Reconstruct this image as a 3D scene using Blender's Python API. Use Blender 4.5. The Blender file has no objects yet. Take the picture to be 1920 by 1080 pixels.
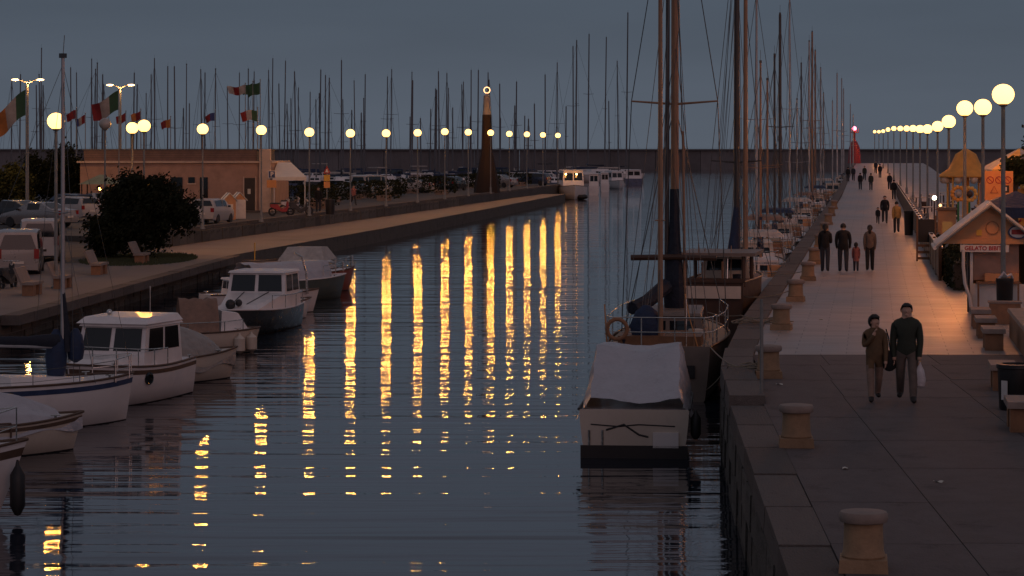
import bpy, bmesh, math, random
from mathutils import Vector, Matrix
random.seed(7)
R = math.radians
scene = bpy.context.scene
C = scene.collection

# ------------------------------------------------------------------ camera, sky, sun, exposure
F, HY, CH = 4800.0, 275.0, 4.5          # focal length and horizon row in 1920 px units, camera height above the pier
cam = bpy.data.cameras.new('camera'); cam_o = bpy.data.objects.new('camera', cam); C.objects.link(cam_o)
cam.sensor_width = 36.0; cam.lens = F * 36.0 / 1920.0; cam.shift_y = -(540.0 - HY) / 1920.0
cam.clip_start = 0.5; cam.clip_end = 30000.0
cam_o.location = (0, 0, CH); cam_o.rotation_euler = (R(90), 0, 0)
scene.camera = cam_o

SUN_ELEV, SUN_ROT = R(1.5), R(160)
world = bpy.data.worlds.new('World'); scene.world = world; world.use_nodes = True
wn = world.node_tree.nodes; wl = world.node_tree.links; wn.clear()
sky = wn.new('ShaderNodeTexSky'); sky.sky_type = 'NISHITA'; sky.sun_disc = False
sky.sun_elevation = SUN_ELEV; sky.sun_rotation = SUN_ROT; sky.altitude = 0; sky.air_density = 1.6; sky.dust_density = 0.6; sky.ozone_density = 3.0
hs = wn.new('ShaderNodeHueSaturation'); hs.inputs['Saturation'].default_value = 0.55
mixc = wn.new('ShaderNodeMix'); mixc.data_type = 'RGBA'; mixc.inputs[0].default_value = 0.94
# even dusk overcast: grey-blue at the horizon, paler and faintly lilac overhead, the same all the way round
wtc = wn.new('ShaderNodeTexCoord'); wsep = wn.new('ShaderNodeSeparateXYZ'); wramp = wn.new('ShaderNodeValToRGB')
wl.new(wtc.outputs['Generated'], wsep.inputs[0]); wl.new(wsep.outputs['Z'], wramp.inputs[0])
cr = wramp.color_ramp; cr.elements[0].position = 0.0; cr.elements[0].color = (1.16, 1.4, 1.78, 1); cr.elements[1].position = 1.0; cr.elements[1].color = (1.75, 1.6, 1.85, 1)
for pos, c in ((.055, (.88, 1.14, 1.51, 1)), (.17, (1.38, 1.56, 2.08, 1)), (.45, (1.7, 1.62, 1.95, 1))):
    e = cr.elements.new(pos); e.color = c
wmap = wn.new('ShaderNodeMapping'); wmap.inputs['Scale'].default_value = (3, 3, 22); wno = wn.new('ShaderNodeTexNoise'); wno.inputs['Scale'].default_value = 1.6; wno.inputs['Detail'].default_value = 5
wl.new(wtc.outputs['Generated'], wmap.inputs[0]); wl.new(wmap.outputs[0], wno.inputs['Vector'])
wmr = wn.new('ShaderNodeMapRange'); wmr.inputs[1].default_value = .3; wmr.inputs[2].default_value = .7; wmr.inputs[3].default_value = .93; wmr.inputs[4].default_value = 1.07; wl.new(wno.outputs[0], wmr.inputs[0])
wsc = wn.new('ShaderNodeVectorMath'); wsc.operation = 'SCALE'; wl.new(wramp.outputs[0], wsc.inputs[0]); wl.new(wmr.outputs[0], wsc.inputs['Scale']); wl.new(wsc.outputs[0], mixc.inputs[7])
bg = wn.new('ShaderNodeBackground'); bg.inputs['Strength'].default_value = 0.083
wo = wn.new('ShaderNodeOutputWorld')
wl.new(sky.outputs[0], hs.inputs['Color']); wl.new(hs.outputs[0], mixc.inputs[6]); wl.new(mixc.outputs[2], bg.inputs[0]); wl.new(bg.outputs[0], wo.inputs[0])

sun = bpy.data.lights.new('sun', 'SUN'); sun.energy = 0.22; sun.angle = R(40); sun.color = (1.0, 0.52, 0.46)
sun_o = bpy.data.objects.new('sun', sun); C.objects.link(sun_o)
sd = Vector((math.sin(SUN_ROT) * math.cos(R(12)), math.cos(SUN_ROT) * math.cos(R(12)), math.sin(R(12))))
sun_o.rotation_euler = (-sd).to_track_quat('-Z', 'Y').to_euler()
sun_o.location = (0, -50, 60)
vs = scene.view_settings
vs.view_transform = 'Standard'; vs.look = 'None'; vs.exposure = 0.0; vs.gamma = 1.0; vs.use_curve_mapping = False
scene.render.engine = 'CYCLES'
cy = scene.cycles
cy.use_denoising = True; cy.denoiser = 'OPENIMAGEDENOISE'; cy.max_bounces = 5; cy.diffuse_bounces = 2; cy.glossy_bounces = 4
cy.caustics_reflective = False; cy.caustics_refractive = False; cy.sample_clamp_indirect = 3.0; cy.use_light_tree = True

# ------------------------------------------------------------------ helpers
WZ = -1.6      # water level
LZ = -0.75     # level of the lower promenade on the far bank
def G(px, py, z=0.0):
    d = (CH - z) * F / (py - HY); return Vector(((px - 960) / F * d, d, z))
def D(px, py, d): return Vector(((px - 960) / F * d, d, CH - (py - HY) / F * d))
def XD(px, d): return (px - 960) / F * d
def ZD(py, d): return CH - (py - HY) / F * d

class MB:
    def __init__(s): s.v = []; s.f = []; s.m = []; s.mi = 0
    def add(s, vs, fs):
        o = len(s.v); s.v += [tuple(v) for v in vs]; s.f += [tuple(i + o for i in f) for f in fs]; s.m += [s.mi] * len(fs); return s
    def hexa(s, b, t): return s.add(list(b) + list(t), [(3, 2, 1, 0), (4, 5, 6, 7), (0, 1, 5, 4), (1, 2, 6, 5), (2, 3, 7, 6), (3, 0, 4, 7)])
    def box(s, cx, cy, cz, sx, sy, sz, rz=0.0, tx=1.0, ty=None):
        ty = tx if ty is None else ty; c, n = math.cos(rz), math.sin(rz); P = []
        for k, (ax, ay) in ((-1, (1, 1)), (1, (tx, ty))):
            for i, j in ((-1, -1), (1, -1), (1, 1), (-1, 1)):
                x, y = i * sx / 2 * ax, j * sy / 2 * ay
                P.append((cx + x * c - y * n, cy + x * n + y * c, cz + k * sz / 2))
        return s.hexa(P[:4], P[4:])
    def path(s, pts, r, n=6, r1=None, closed=False):
        pts = [Vector(p) for p in pts]; m = len(pts); rings = []
        a = None
        for i, p in enumerate(pts):
            if closed: t = pts[(i + 1) % m] - pts[i - 1]
            else: t = pts[min(i + 1, m - 1)] - pts[max(i - 1, 0)]
            t = t.normalized() if t.length > 1e-9 else Vector((0, 0, 1))
            if a is None:
                a = t.cross(Vector((0, 0, 1)))
                if a.length < 0.3: a = t.cross(Vector((1, 0, 0)))
            else: a = a - t * a.dot(t)
            a.normalize(); b = t.cross(a).normalized()
            rr = r if r1 is None else r + (r1 - r) * i / max(1, m - 1)
            rings.append([p + a * (rr * math.cos(2 * math.pi * k / n)) + b * (rr * math.sin(2 * math.pi * k / n)) for k in range(n)])
        return s.loft(rings, cap=not closed, loop=closed)
    def tube(s, p0, p1, r0, r1=None, n=8): return s.path([p0, p1], r0, n, r0 if r1 is None else r1)
    def loft(s, rings, cap=True, loop=False, closed=True):
        n = len(rings[0]); vs = [v for r in rings for v in r]; fs = []; m = len(rings)
        for i in range(m if loop else m - 1):
            for k in range(n if closed else n - 1):
                a, b = i * n + k, i * n + (k + 1) % n; c, d = ((i + 1) % m) * n + (k + 1) % n, ((i + 1) % m) * n + k
                fs.append((a, b, c, d))
        if cap and not loop: fs += [tuple(range(n - 1, -1, -1)), tuple((m - 1) * n + k for k in range(n))]
        return s.add(vs, fs)
    def lathe(s, prof, n=16, c=(0, 0, 0), sx=1.0, sy=1.0):
        rings = [[(c[0] + r * sx * math.cos(2 * math.pi * k / n), c[1] + r * sy * math.sin(2 * math.pi * k / n), c[2] + z) for k in range(n)] for r, z in prof]
        return s.loft(rings)
    def sphere(s, c, r, n=16, m=10, sz=1.0, sx=1.0, sy=1.0):
        return s.lathe([(max(1e-4, r * math.sin(math.pi * i / m)), -r * sz * math.cos(math.pi * i / m)) for i in range(m + 1)], n, c, sx, sy)
    def grid(s, fn, nu, nv):
        vs = [fn(i / nu, j / nv) for i in range(nu + 1) for j in range(nv + 1)]
        return s.add(vs, [(i * (nv + 1) + j, (i + 1) * (nv + 1) + j, (i + 1) * (nv + 1) + j + 1, i * (nv + 1) + j + 1) for i in range(nu) for j in range(nv)])
    def prism(s, poly, z0, z1):
        n = len(poly)
        return s.add([(p[0], p[1], z0) for p in poly] + [(p[0], p[1], z1) for p in poly],
                     [tuple(range(n - 1, -1, -1)), tuple(range(n, 2 * n))] + [(i, (i + 1) % n, n + (i + 1) % n, n + i) for i in range(n)])
    def sheet(s, poly, z): return s.add([(p[0], p[1], z) for p in poly], [tuple(range(len(poly)))])
    def build(s, name, mat, parent=None, smooth=False, angle=40, kind=None):
        me = bpy.data.meshes.new(name); me.from_pydata(s.v, [], s.f); me.update()
        for m in (mat if isinstance(mat, (list, tuple)) else [mat]): me.materials.append(m)
        if isinstance(mat, (list, tuple)):
            me.polygons.foreach_set('material_index', s.m)
        bm = bmesh.new(); bm.from_mesh(me); bmesh.ops.recalc_face_normals(bm, faces=bm.faces); bm.to_mesh(me); bm.free()
        if smooth:
            me.polygons.foreach_set('use_smooth', [True] * len(me.polygons)); me.set_sharp_from_angle(angle=R(angle))
        o = bpy.data.objects.new(name, me); C.objects.link(o)
        if parent: o.parent = parent
        if kind: o['kind'] = kind
        return o

def tag(o, label=None, cat=None, group=None, kind=None):
    if label: o['label'] = label
    if cat: o['category'] = cat
    if group: o['group'] = group
    if kind: o['kind'] = kind
    return o
def thing(name, label, cat, loc=(0, 0, 0), rz=0.0, group=None):
    o = bpy.data.objects.new(name, None); C.objects.link(o); o.empty_display_size = 0.1
    o.location = loc; o.rotation_euler = (0, 0, rz)
    return tag(o, label, cat, group)
def inst(name, me, parent, loc, rz=0.0, sc=(1, 1, 1)):
    o = bpy.data.objects.new(name, me); C.objects.link(o); o.parent = parent; o.location = loc; o.rotation_euler = (0, 0, rz); o.scale = sc; return o
ORD = 'first second third fourth fifth sixth seventh eighth ninth tenth eleventh twelfth thirteenth fourteenth fifteenth sixteenth seventeenth eighteenth nineteenth twentieth'.split()
def ordinal(n):
    if n <= 20: return ORD[n - 1]
    t = {2: 'twenty', 3: 'thirty', 4: 'forty', 5: 'fifty', 6: 'sixty', 7: 'seventy', 8: 'eighty', 9: 'ninety'}[n // 10]
    return (t[:-1] + 'ieth') if n % 10 == 0 else t + '-' + ORD[n % 10 - 1]

# ------------------------------------------------------------------ materials
M = {}
def mat(name, col, rough=0.6, metal=0.0, var=0.25, scale=3.0, bump=0.0, bscale=20.0, emit=None, spec=0.5, rnd=0.0, coat=0.0, stain=0.0):
    m = bpy.data.materials.new(name); m.use_nodes = True; nt = m.node_tree; nd = nt.nodes; lk = nt.links
    b = nd['Principled BSDF']; b.inputs['Roughness'].default_value = rough; b.inputs['Metallic'].default_value = metal
    b.inputs['Specular IOR Level'].default_value = spec; b.inputs['Coat Weight'].default_value = coat
    tc = nd.new('ShaderNodeTexCoord')
    n1 = nd.new('ShaderNodeTexNoise'); n1.inputs['Scale'].default_value = scale; n1.inputs['Detail'].default_value = 6; n1.inputs['Roughness'].default_value = 0.65
    lk.new(tc.outputs['Object'], n1.inputs['Vector'])
    mr = nd.new('ShaderNodeMapRange'); mr.inputs[1].default_value = 0.3; mr.inputs[2].default_value = 0.7
    mr.inputs[3].default_value = 1 - var; mr.inputs[4].default_value = 1 + var; lk.new(n1.outputs[0], mr.inputs[0])
    val = mr.outputs[0]
    if rnd:
        oi = nd.new('ShaderNodeObjectInfo'); m2 = nd.new('ShaderNodeMapRange'); m2.inputs[3].default_value = 1 - rnd; m2.inputs[4].default_value = 1 + rnd
        lk.new(oi.outputs['Random'], m2.inputs[0]); mm = nd.new('ShaderNodeMath'); mm.operation = 'MULTIPLY'; lk.new(val, mm.inputs[0]); lk.new(m2.outputs[0], mm.inputs[1]); val = mm.outputs[0]
    vm = nd.new('ShaderNodeVectorMath'); vm.operation = 'SCALE'; vm.inputs[0].default_value = col[:3]; lk.new(val, vm.inputs['Scale'])
    out = vm.outputs[0]
    if stain:
        n3 = nd.new('ShaderNodeTexNoise'); n3.inputs['Scale'].default_value = scale * 0.5; n3.inputs['Detail'].default_value = 8; n3.inputs['Roughness'].default_value = 0.75; lk.new(tc.outputs['Object'], n3.inputs['Vector'])
        m3 = nd.new('ShaderNodeMapRange'); m3.inputs[1].default_value = 0.52; m3.inputs[2].default_value = 0.66; m3.inputs[4].default_value = stain; lk.new(n3.outputs[0], m3.inputs[0])
        mx = nd.new('ShaderNodeMix'); mx.data_type = 'RGBA'; lk.new(m3.outputs[0], mx.inputs[0]); lk.new(out, mx.inputs[6]); mx.inputs[7].default_value = (col[0] * .35, col[1] * .33, col[2] * .3, 1); out = mx.outputs[2]
    lk.new(out, b.inputs['Base Color'])
    if var:
        m4 = nd.new('ShaderNodeMapRange'); m4.inputs[1].default_value = 0.3; m4.inputs[2].default_value = 0.7; m4.inputs[3].default_value = max(0.03, rough - .12); m4.inputs[4].default_value = min(1, rough + .12); lk.new(n1.outputs[0], m4.inputs[0]); lk.new(m4.outputs[0], b.inputs['Roughness'])
    if bump:
        n2 = nd.new('ShaderNodeTexNoise'); n2.inputs['Scale'].default_value = bscale; n2.inputs['Detail'].default_value = 5; lk.new(tc.outputs['Object'], n2.inputs['Vector'])
        bp = nd.new('ShaderNodeBump'); bp.inputs['Strength'].default_value = 1.0; bp.inputs['Distance'].default_value = bump; lk.new(n2.outputs[0], bp.inputs['Height']); lk.new(bp.outputs[0], b.inputs['Normal'])
    if emit:
        b.inputs['Emission Color'].default_value = (*emit[0], 1); b.inputs['Emission Strength'].default_value = emit[1]
    M[name] = m; return m
mat('asphalt', (.055, .052, .05), .75, scale=.6, bump=.01, bscale=12, stain=.5)
mat('promenade', (.16, .14, .135), .8, scale=.5, bump=.006, bscale=6, stain=.35)
mat('strip', (.165, .128, .118), .65, scale=.4, bump=.006, bscale=5, stain=.35)
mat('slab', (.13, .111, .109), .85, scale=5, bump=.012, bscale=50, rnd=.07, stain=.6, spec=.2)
mat('joint', (.05, .044, .043), .9)
mat('coping', (.115, .098, .09), .8, scale=4, bump=.02, bscale=22, rnd=.18, stain=.6, spec=.25)
mat('stone_wall', (.1, .088, .075), .85, scale=3.5, bump=.04, bscale=12, rnd=.3, stain=.8)
mat('bollard', (.30, .19, .11), .75, scale=5, bump=.008, bscale=25, stain=.5, rnd=.15)
mat('bench_stone', (.26, .2, .17), .7, scale=4, bump=.004, bscale=30, stain=.4)
mat('terracotta', (.30, .15, .08), .75, scale=5, bump=.004, bscale=30, stain=.3)
mat('concrete_far', (.15, .14, .145), .9, scale=.25, bump=.05, bscale=1, rnd=.2, stain=.5)
mat('pole_grey', (.22, .22, .21), .5, .2, scale=4)
mat('pole_green', (.1, .12, .115), .5, .3, scale=4)
mat('lamp', (1, .9, .8), .4, var=0, emit=((1.0, .52, .13), 4.2))
mat('lamp_pale', (1, .9, .8), .4, var=0, emit=((1.0, .5, .2), 3.2))
mat('lamp_street', (1, .9, .8), .4, var=0, emit=((1.0, .6, .3), 4))
mat('bulb', (1, .9, .8), .4, var=0, emit=((1.0, .42, .1), 28))
mat('lamp_white', (1, .95, .9), .4, var=0, emit=((1.0, .85, .6), 14))
mat('lamp_red', (1, .1, .1), .4, var=0, emit=((1.0, .06, .1), 22))
mat('globe_off', (.45, .42, .38), .25, scale=2)
mat('gel_white', (.74, .7, .69), .42, scale=1.6, var=.12, coat=.08, stain=.2)
mat('gel_cream', (.6, .52, .44), .45, scale=1.6, var=.14, coat=.08, stain=.25)
mat('gel_blue', (.05, .08, .16), .3, scale=2, coat=.3)
mat('hull_taupe', (.2, .155, .13), .5, scale=2, stain=.4, coat=.05)
mat('hull_dark', (.03, .036, .04), .3, scale=2, coat=.3, stain=.3)
mat('hull_green', (.08, .1, .09), .4, scale=2, stain=.3)
mat('hull_red', (.28, .08, .05), .45, scale=2, stain=.3)
mat('antifoul', (.035, .03, .03), .7, scale=3)
mat('stripe_blue', (.03, .05, .12), .4)
mat('rub', (.1, .06, .04), .6, scale=5)
mat('wood', (.2, .1, .05), .5, scale=4, bump=.003, bscale=30)
mat('wood_dark', (.06, .03, .018), .55, scale=4, bump=.003, bscale=30)
mat('wood_pale', (.38, .26, .16), .6, scale=4, bump=.003, bscale=30)
mat('mast_wood', (.3, .17, .1), .45, scale=2)
mat('mast_alu', (.36, .36, .37), .4, .4, scale=2)
mat('mast_dark', (.06, .055, .055), .5, .2, scale=2)
mat('mast_far', (.11, .11, .12), .5, .2, scale=.5)
mat('wire', (.09, .09, .09), .4, .5, var=0)
mat('steel', (.55, .54, .52), .25, .9, scale=5)
mat('rope', (.24, .2, .15), .9, scale=30)
mat('rubber', (.018, .018, .02), .55, scale=6)
mat('glass', (.012, .015, .018), .06, var=0, spec=.6)
mat('glass_lit', (.2, .12, .06), .2, var=.2, emit=((1, .42, .12), .12))
mat('tarp_white', (.42, .42, .46), .36, scale=3, var=.12, bump=.07, bscale=3.2, stain=.15)
mat('tarp_grey', (.3, .27, .25), .5, scale=3, bump=.1, bscale=3, stain=.3)
mat('tarp_brown', (.24, .15, .11), .7, scale=4, bump=.02, bscale=5)
mat('canvas_blue', (.015, .03, .075), .7, scale=6, bump=.04, bscale=6)
mat('canvas_navy', (.012, .016, .03), .75, scale=6, bump=.04, bscale=6)
mat('canvas_white', (.42, .38, .35), .7, scale=4, bump=.02, bscale=5)
mat('plaster', (.4, .25, .19), .85, scale=1.2, bump=.004, bscale=20, stain=.2)
mat('plaster_pale', (.58, .44, .35), .85, scale=1.2, bump=.004, bscale=20, stain=.25)
mat('slat_brown', (.19, .12, .1), .7, scale=2, rnd=.12)
mat('roofing', (.1, .09, .085), .85, scale=1)
mat('door_dark', (.03, .022, .018), .5)
mat('paper', (.6, .58, .52), .8, var=.1)
mat('awning', (.72, .66, .58), .7, scale=2, var=.1)
mat('canopy_green', (.22, .25, .17), .8, scale=2)
mat('paint_white', (.62, .6, .58), .5, scale=3, var=.12, stain=.12)
mat('paint_blue', (.03, .06, .16), .5)
mat('paint_black', (.015, .015, .016), .45)
mat('paint_red', (.35, .03, .03), .5)
mat('paint_green', (.03, .16, .06), .6)
mat('sign_orange', (.62, .27, .09), .5, var=.1)
mat('sign_yellow', (.6, .36, .06), .5, var=.1)
mat('orange_panel', (.52, .27, .13), .6, scale=2, var=.12)
mat('orange_cloth', (.75, .34, .07), .7, scale=2, var=.2)
mat('yellow_cloth', (.78, .46, .12), .7, scale=2, var=.2)
mat('brick_base', (.022, .013, .011), .9, scale=3, bump=.02, bscale=8)
mat('stone_pale', (.28, .26, .25), .8, scale=2)
mat('leaf_dark', (.018, .022, .012), .95, spec=.1, var=.5, scale=1.2)
mat('leaf_mid', (.05, .055, .02), .95, spec=.1, var=.5, scale=1.2)
mat('leaf_hedge', (.026, .03, .016), .95, spec=.1, var=.5, scale=2)
mat('bark', (.05, .038, .028), .9, scale=6, bump=.02, bscale=12)
mat('grass', (.05, .065, .03), .8, var=.4, scale=3)
mat('car_silver', (.28, .27, .27), .3, .5, scale=1, var=.06, coat=.5)
mat('car_white', (.42, .4, .39), .35, scale=1, var=.06, coat=.5)
mat('car_dark', (.02, .022, .026), .25, .2, scale=1, var=.06, coat=.6)
mat('car_blue', (.03, .05, .1), .3, .2, scale=1, var=.06, coat=.6)
mat('tail_red', (.25, .01, .01), .25, var=0)
mat('tail_lit', (.4, .02, .01), .25, var=0, emit=((1, .05, .02), 1.2))
mat('skin', (.5, .3, .22), .6, var=.06)
mat('hair', (.012, .009, .008), .6, var=.2, scale=20)
mat('cloth_green', (.03, .036, .026), .9, scale=8, bump=.01, bscale=14)
mat('cloth_olive', (.13, .08, .042), .9, scale=8, bump=.01, bscale=14)
mat('cloth_taupe', (.13, .1, .085), .9, scale=8, bump=.01, bscale=14)
mat('cloth_beige', (.24, .165, .13), .9, scale=8, bump=.01, bscale=14)
mat('cloth_black', (.012, .012, .014), .9, scale=8, bump=.01, bscale=14)
mat('cloth_jeans', (.03, .033, .045), .9, scale=8, bump=.01, bscale=14)
mat('cloth_pink', (.25, .1, .1), .9, scale=8, bump=.01, bscale=14)
mat('cloth_yellow', (.4, .24, .08), .9, scale=8, bump=.01, bscale=14)
mat('shoe', (.015, .012, .01), .5)
mat('plastic_bag', (.6, .55, .56), .45, var=.1, bump=.04, bscale=9)
mat('flag_green', (.03, .085, .04), .8); mat('flag_white', (.34, .3, .27), .8); mat('flag_red', (.2, .018, .018), .8); mat('flag_orange', (.45, .16, .04), .8); mat('flag_blue', (.05, .07, .2), .8)

def sea_material():
    m = bpy.data.materials.new('sea'); m.use_nodes = True; nt = m.node_tree; nd = nt.nodes; lk = nt.links
    b = nd['Principled BSDF']; b.inputs['Base Color'].default_value = (.008, .014, .024, 1); b.inputs['Roughness'].default_value = .025; b.inputs['IOR'].default_value = 1.333
    tc = nd.new('ShaderNodeTexCoord'); prev = None
    # calm and ruffled patches
    pm = nd.new('ShaderNodeMapping'); pm.inputs['Scale'].default_value = (.5, 1, 1); lk.new(tc.outputs['Object'], pm.inputs['Vector'])
    pn = nd.new('ShaderNodeTexNoise'); pn.inputs['Scale'].default_value = .11; pn.inputs['Detail'].default_value = 3; lk.new(pm.outputs[0], pn.inputs['Vector'])
    pr = nd.new('ShaderNodeMapRange'); pr.inputs[1].default_value = .35; pr.inputs[2].default_value = .65; pr.inputs[3].default_value = .85; pr.inputs[4].default_value = 1.3; lk.new(pn.outputs[0], pr.inputs[0])
    for (sc, sx, det, dist, off, rot) in ((0.62, .085, 2, .062, 0, 0.03), (2.1, .1, 2, .0155, 17, -.03), (6.0, .18, 2, .0026, 41, .04)):
        mp = nd.new('ShaderNodeMapping'); mp.inputs['Scale'].default_value = (sx, 1, 1); mp.inputs['Location'].default_value = (off, off * 2, 0); mp.inputs['Rotation'].default_value = (0, 0, rot)
        lk.new(tc.outputs['Object'], mp.inputs['Vector'])
        n = nd.new('ShaderNodeTexNoise'); n.inputs['Scale'].default_value = sc; n.inputs['Detail'].default_value = det; n.inputs['Roughness'].default_value = .5; n.inputs['Distortion'].default_value = .3
        lk.new(mp.outputs[0], n.inputs['Vector'])
        bp = nd.new('ShaderNodeBump'); bp.inputs['Strength'].default_value = 1; bp.inputs['Distance'].default_value = dist; pmul = nd.new('ShaderNodeMath'); pmul.operation = 'MULTIPLY'; lk.new(n.outputs[0], pmul.inputs[0]); lk.new(pr.outputs[0], pmul.inputs[1]); lk.new(pmul.outputs[0], bp.inputs['Height'])
        if prev: lk.new(prev.outputs[0], bp.inputs['Normal'])
        prev = bp
    lk.new(prev.outputs[0], b.inputs['Normal']); M['sea'] = m
sea_material()
def pier_material():
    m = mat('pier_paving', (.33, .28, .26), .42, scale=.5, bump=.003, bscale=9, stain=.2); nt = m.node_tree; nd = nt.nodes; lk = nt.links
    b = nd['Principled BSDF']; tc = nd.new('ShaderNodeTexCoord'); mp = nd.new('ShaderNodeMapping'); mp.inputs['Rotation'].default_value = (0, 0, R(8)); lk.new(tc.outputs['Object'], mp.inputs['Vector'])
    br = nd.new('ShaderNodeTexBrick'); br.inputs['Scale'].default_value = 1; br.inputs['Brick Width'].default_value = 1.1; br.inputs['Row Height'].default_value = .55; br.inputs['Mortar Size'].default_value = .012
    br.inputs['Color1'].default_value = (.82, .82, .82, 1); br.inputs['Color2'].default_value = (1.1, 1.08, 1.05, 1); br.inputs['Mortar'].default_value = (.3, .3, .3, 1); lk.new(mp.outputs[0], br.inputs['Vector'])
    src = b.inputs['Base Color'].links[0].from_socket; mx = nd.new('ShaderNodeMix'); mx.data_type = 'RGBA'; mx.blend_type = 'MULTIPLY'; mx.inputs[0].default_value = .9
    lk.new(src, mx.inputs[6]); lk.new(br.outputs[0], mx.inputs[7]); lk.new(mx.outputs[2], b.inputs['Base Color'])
pier_material()

# ------------------------------------------------------------------ the setting: water, quays, roads, breakwater
def structure(name, mb, m, parent=None, **k):
    o = mb.build(name, m, parent, **k)
    if parent is None: o['kind'] = 'structure'
    return o
structure('water', MB().sheet([(-7000, -60), (7000, -60), (7000, 14000), (-7000, 14000)], WZ), M['sea'])

PD = .1406                                  # heading of the pier
PA = -math.atan(PD)                         # z rotation of things that line up with it
def pier(off, d): return PD * d + off       # x of a line parallel to the pier
EDGE_R = [(2.05, 10.0), (3.78, 44.6), (4.13, 50.8), (4.6, 55.4), (5.96, 66.5)] + [(pier(-3.4, d), d) for d in (100, 160, 250, 350, 450)]
def rise(d): return 0.0 if d < 230 else 1.6 * min(1, (d - 230) / 200.0)
def edge_r(d):
    for (x0, d0), (x1, d1) in zip(EDGE_R, EDGE_R[1:]):
        if d <= d1: return x0 + (x1 - x0) * (d - d0) / (d1 - d0)
    return EDGE_R[-1][0]
# pier and near quay: core bodies down to the harbour bed, paved tops laid over them
def ribbon(mb, ds, xl, xr, zt, zb):
    for d0, d1 in zip(ds, ds[1:]):
        mb.hexa([(xl(d0), d0, zb), (xr(d0), d0, zb), (xr(d1), d1, zb), (xl(d1), d1, zb)],
                [(xl(d0), d0, zt(d0)), (xr(d0), d0, zt(d0)), (xr(d1), d1, zt(d1)), (xl(d1), d1, zt(d1))])
    return mb
def slab_strip(mb, ds, xl, xr, zt):
    n = len(ds); vs = []
    for d in ds: vs += [(xl(d), d, zt(d)), (xr(d), d, zt(d))]
    return mb.add(vs, [(2 * i, 2 * i + 1, 2 * i + 3, 2 * i + 2) for i in range(n - 1)])
ds_far = [55.4, 58, 62, 66.5, 80, 100, 130, 160, 200, 230, 260, 300, 350, 400, 450]
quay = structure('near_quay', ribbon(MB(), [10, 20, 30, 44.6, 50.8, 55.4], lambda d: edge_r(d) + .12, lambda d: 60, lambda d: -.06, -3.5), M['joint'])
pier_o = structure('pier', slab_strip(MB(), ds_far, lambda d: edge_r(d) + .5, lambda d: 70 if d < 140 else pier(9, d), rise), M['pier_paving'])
structure('pier_body', ribbon(MB(), ds_far, lambda d: edge_r(d) + .1, lambda d: 70 if d < 140 else pier(9, d), lambda d: rise(d) - .03, -3.5), M['stone_wall'])
# coping stones of the quay edge, each its own stone
unit = MB()
unit.hexa([(-.5, -.5, -.5), (.5, -.5, -.5), (.5, .5, -.5), (-.5, .5, -.5)], [(-.485, -.47, .5), (.485, -.47, .5), (.485, .47, .5), (-.485, .47, .5)])
um = {}
def unit_mesh(m):
    if m not in um:
        o = unit.build('stone', M[m]); um[m] = o.data; bpy.data.objects.remove(o)
    return um[m]
flat = MB(); flat.box(0, 0, 0, 1, 1, 1, 0, .994)
def flat_mesh(m):
    if 'f' + m not in um:
        o = flat.build('slab', M[m]); um['f' + m] = o.data; bpy.data.objects.remove(o)
    return um['f' + m]
def stones(parent, pts, z0, z1, ln, th, m, name, gap=.02, side=0.5, jit=.01, maxn=300):
    """a course of stones along a polyline; th reaches to the right of travel"""
    n_done = 0; seg = [(Vector((a[0], a[1], 0)), Vector((b[0], b[1], 0))) for a, b in zip(pts, pts[1:])]
    for a, b in seg:
        L = (b - a).length; k = max(1, round(L / ln)); u = (b - a) / L; nrm = Vector((u.y, -u.x, 0))
        for i in range(k):
            if n_done >= maxn: return
            c = a + u * (L * (i + .5) / k) + nrm * (th * side + random.uniform(-jit, jit)); zz = random.uniform(-jit, jit) * .6
            inst(name, unit_mesh(m), parent, (c.x, c.y, (z0 + z1) / 2 + zz), math.atan2(u.y, u.x), (L / k - gap, th, z1 - z0)); n_done += 1
stones(quay, EDGE_R[:2], -.32, 0.0, 3.1, .62, 'coping', 'coping_stone', .03)
stones(quay, [(EDGE_R[1][0], 44.75), EDGE_R[2], EDGE_R[3]], -.2, .15, 2.6, .66, 'coping', 'coping_stone', .03)
stones(pier_o, EDGE_R[3:7], -.3, .06, 3.2, .66, 'coping', 'coping_stone', .03)
c2 = MB()
for a, b in zip(EDGE_R[6:], EDGE_R[7:]):
    c2.hexa([(a[0], a[1], rise(a[1]) - .3), (a[0] + .66, a[1], rise(a[1]) - .3), (b[0] + .66, b[1], rise(b[1]) - .3), (b[0], b[1], rise(b[1]) - .3)],
            [(a[0], a[1], rise(a[1]) + .06), (a[0] + .66, a[1], rise(a[1]) + .06), (b[0] + .66, b[1], rise(b[1]) + .06), (b[0], b[1], rise(b[1]) + .06)])
structure('coping', c2, M['coping'], pier_o)
for z0, z1, ln in ((-.85, -.34, 1.5), (-1.4, -.87, 1.25), (-2.0, -1.42, 1.7)):
    stones(quay, EDGE_R[:4], z0, z1, ln, .4, 'stone_wall', 'wall_stone', .03, jit=.03)
# big paving slabs of the near quay
row = 0; d = 12.0
while d < 55.2:
    dn = min(55.38, d + 3.4); x = edge_r(d + 1.7) + .606 ; k = 0
    while x < edge_r(d) + 9.5:
        x1 = x + (1.5, 2.3, 2.3, 1.9, 2.3)[k % 5]
        lx = max(x, edge_r(d + 1.7) + .606)
        if x1 - lx > .15:
            inst('paving_slab', flat_mesh('slab'), quay, ((lx + x1) / 2, (d + dn) / 2, -.03 + random.uniform(-.002, .002)), -.05, (x1 - lx - .004, dn - d - .004, .06))
        x = x1; k += 1
    d = dn; row += 1
structure('quay_apron', MB().sheet([(edge_r(12) + 9, 10), (60, 10), (60, 55.4), (edge_r(55) + 9, 55.4)], -.012), M['slab'], quay)

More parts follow.
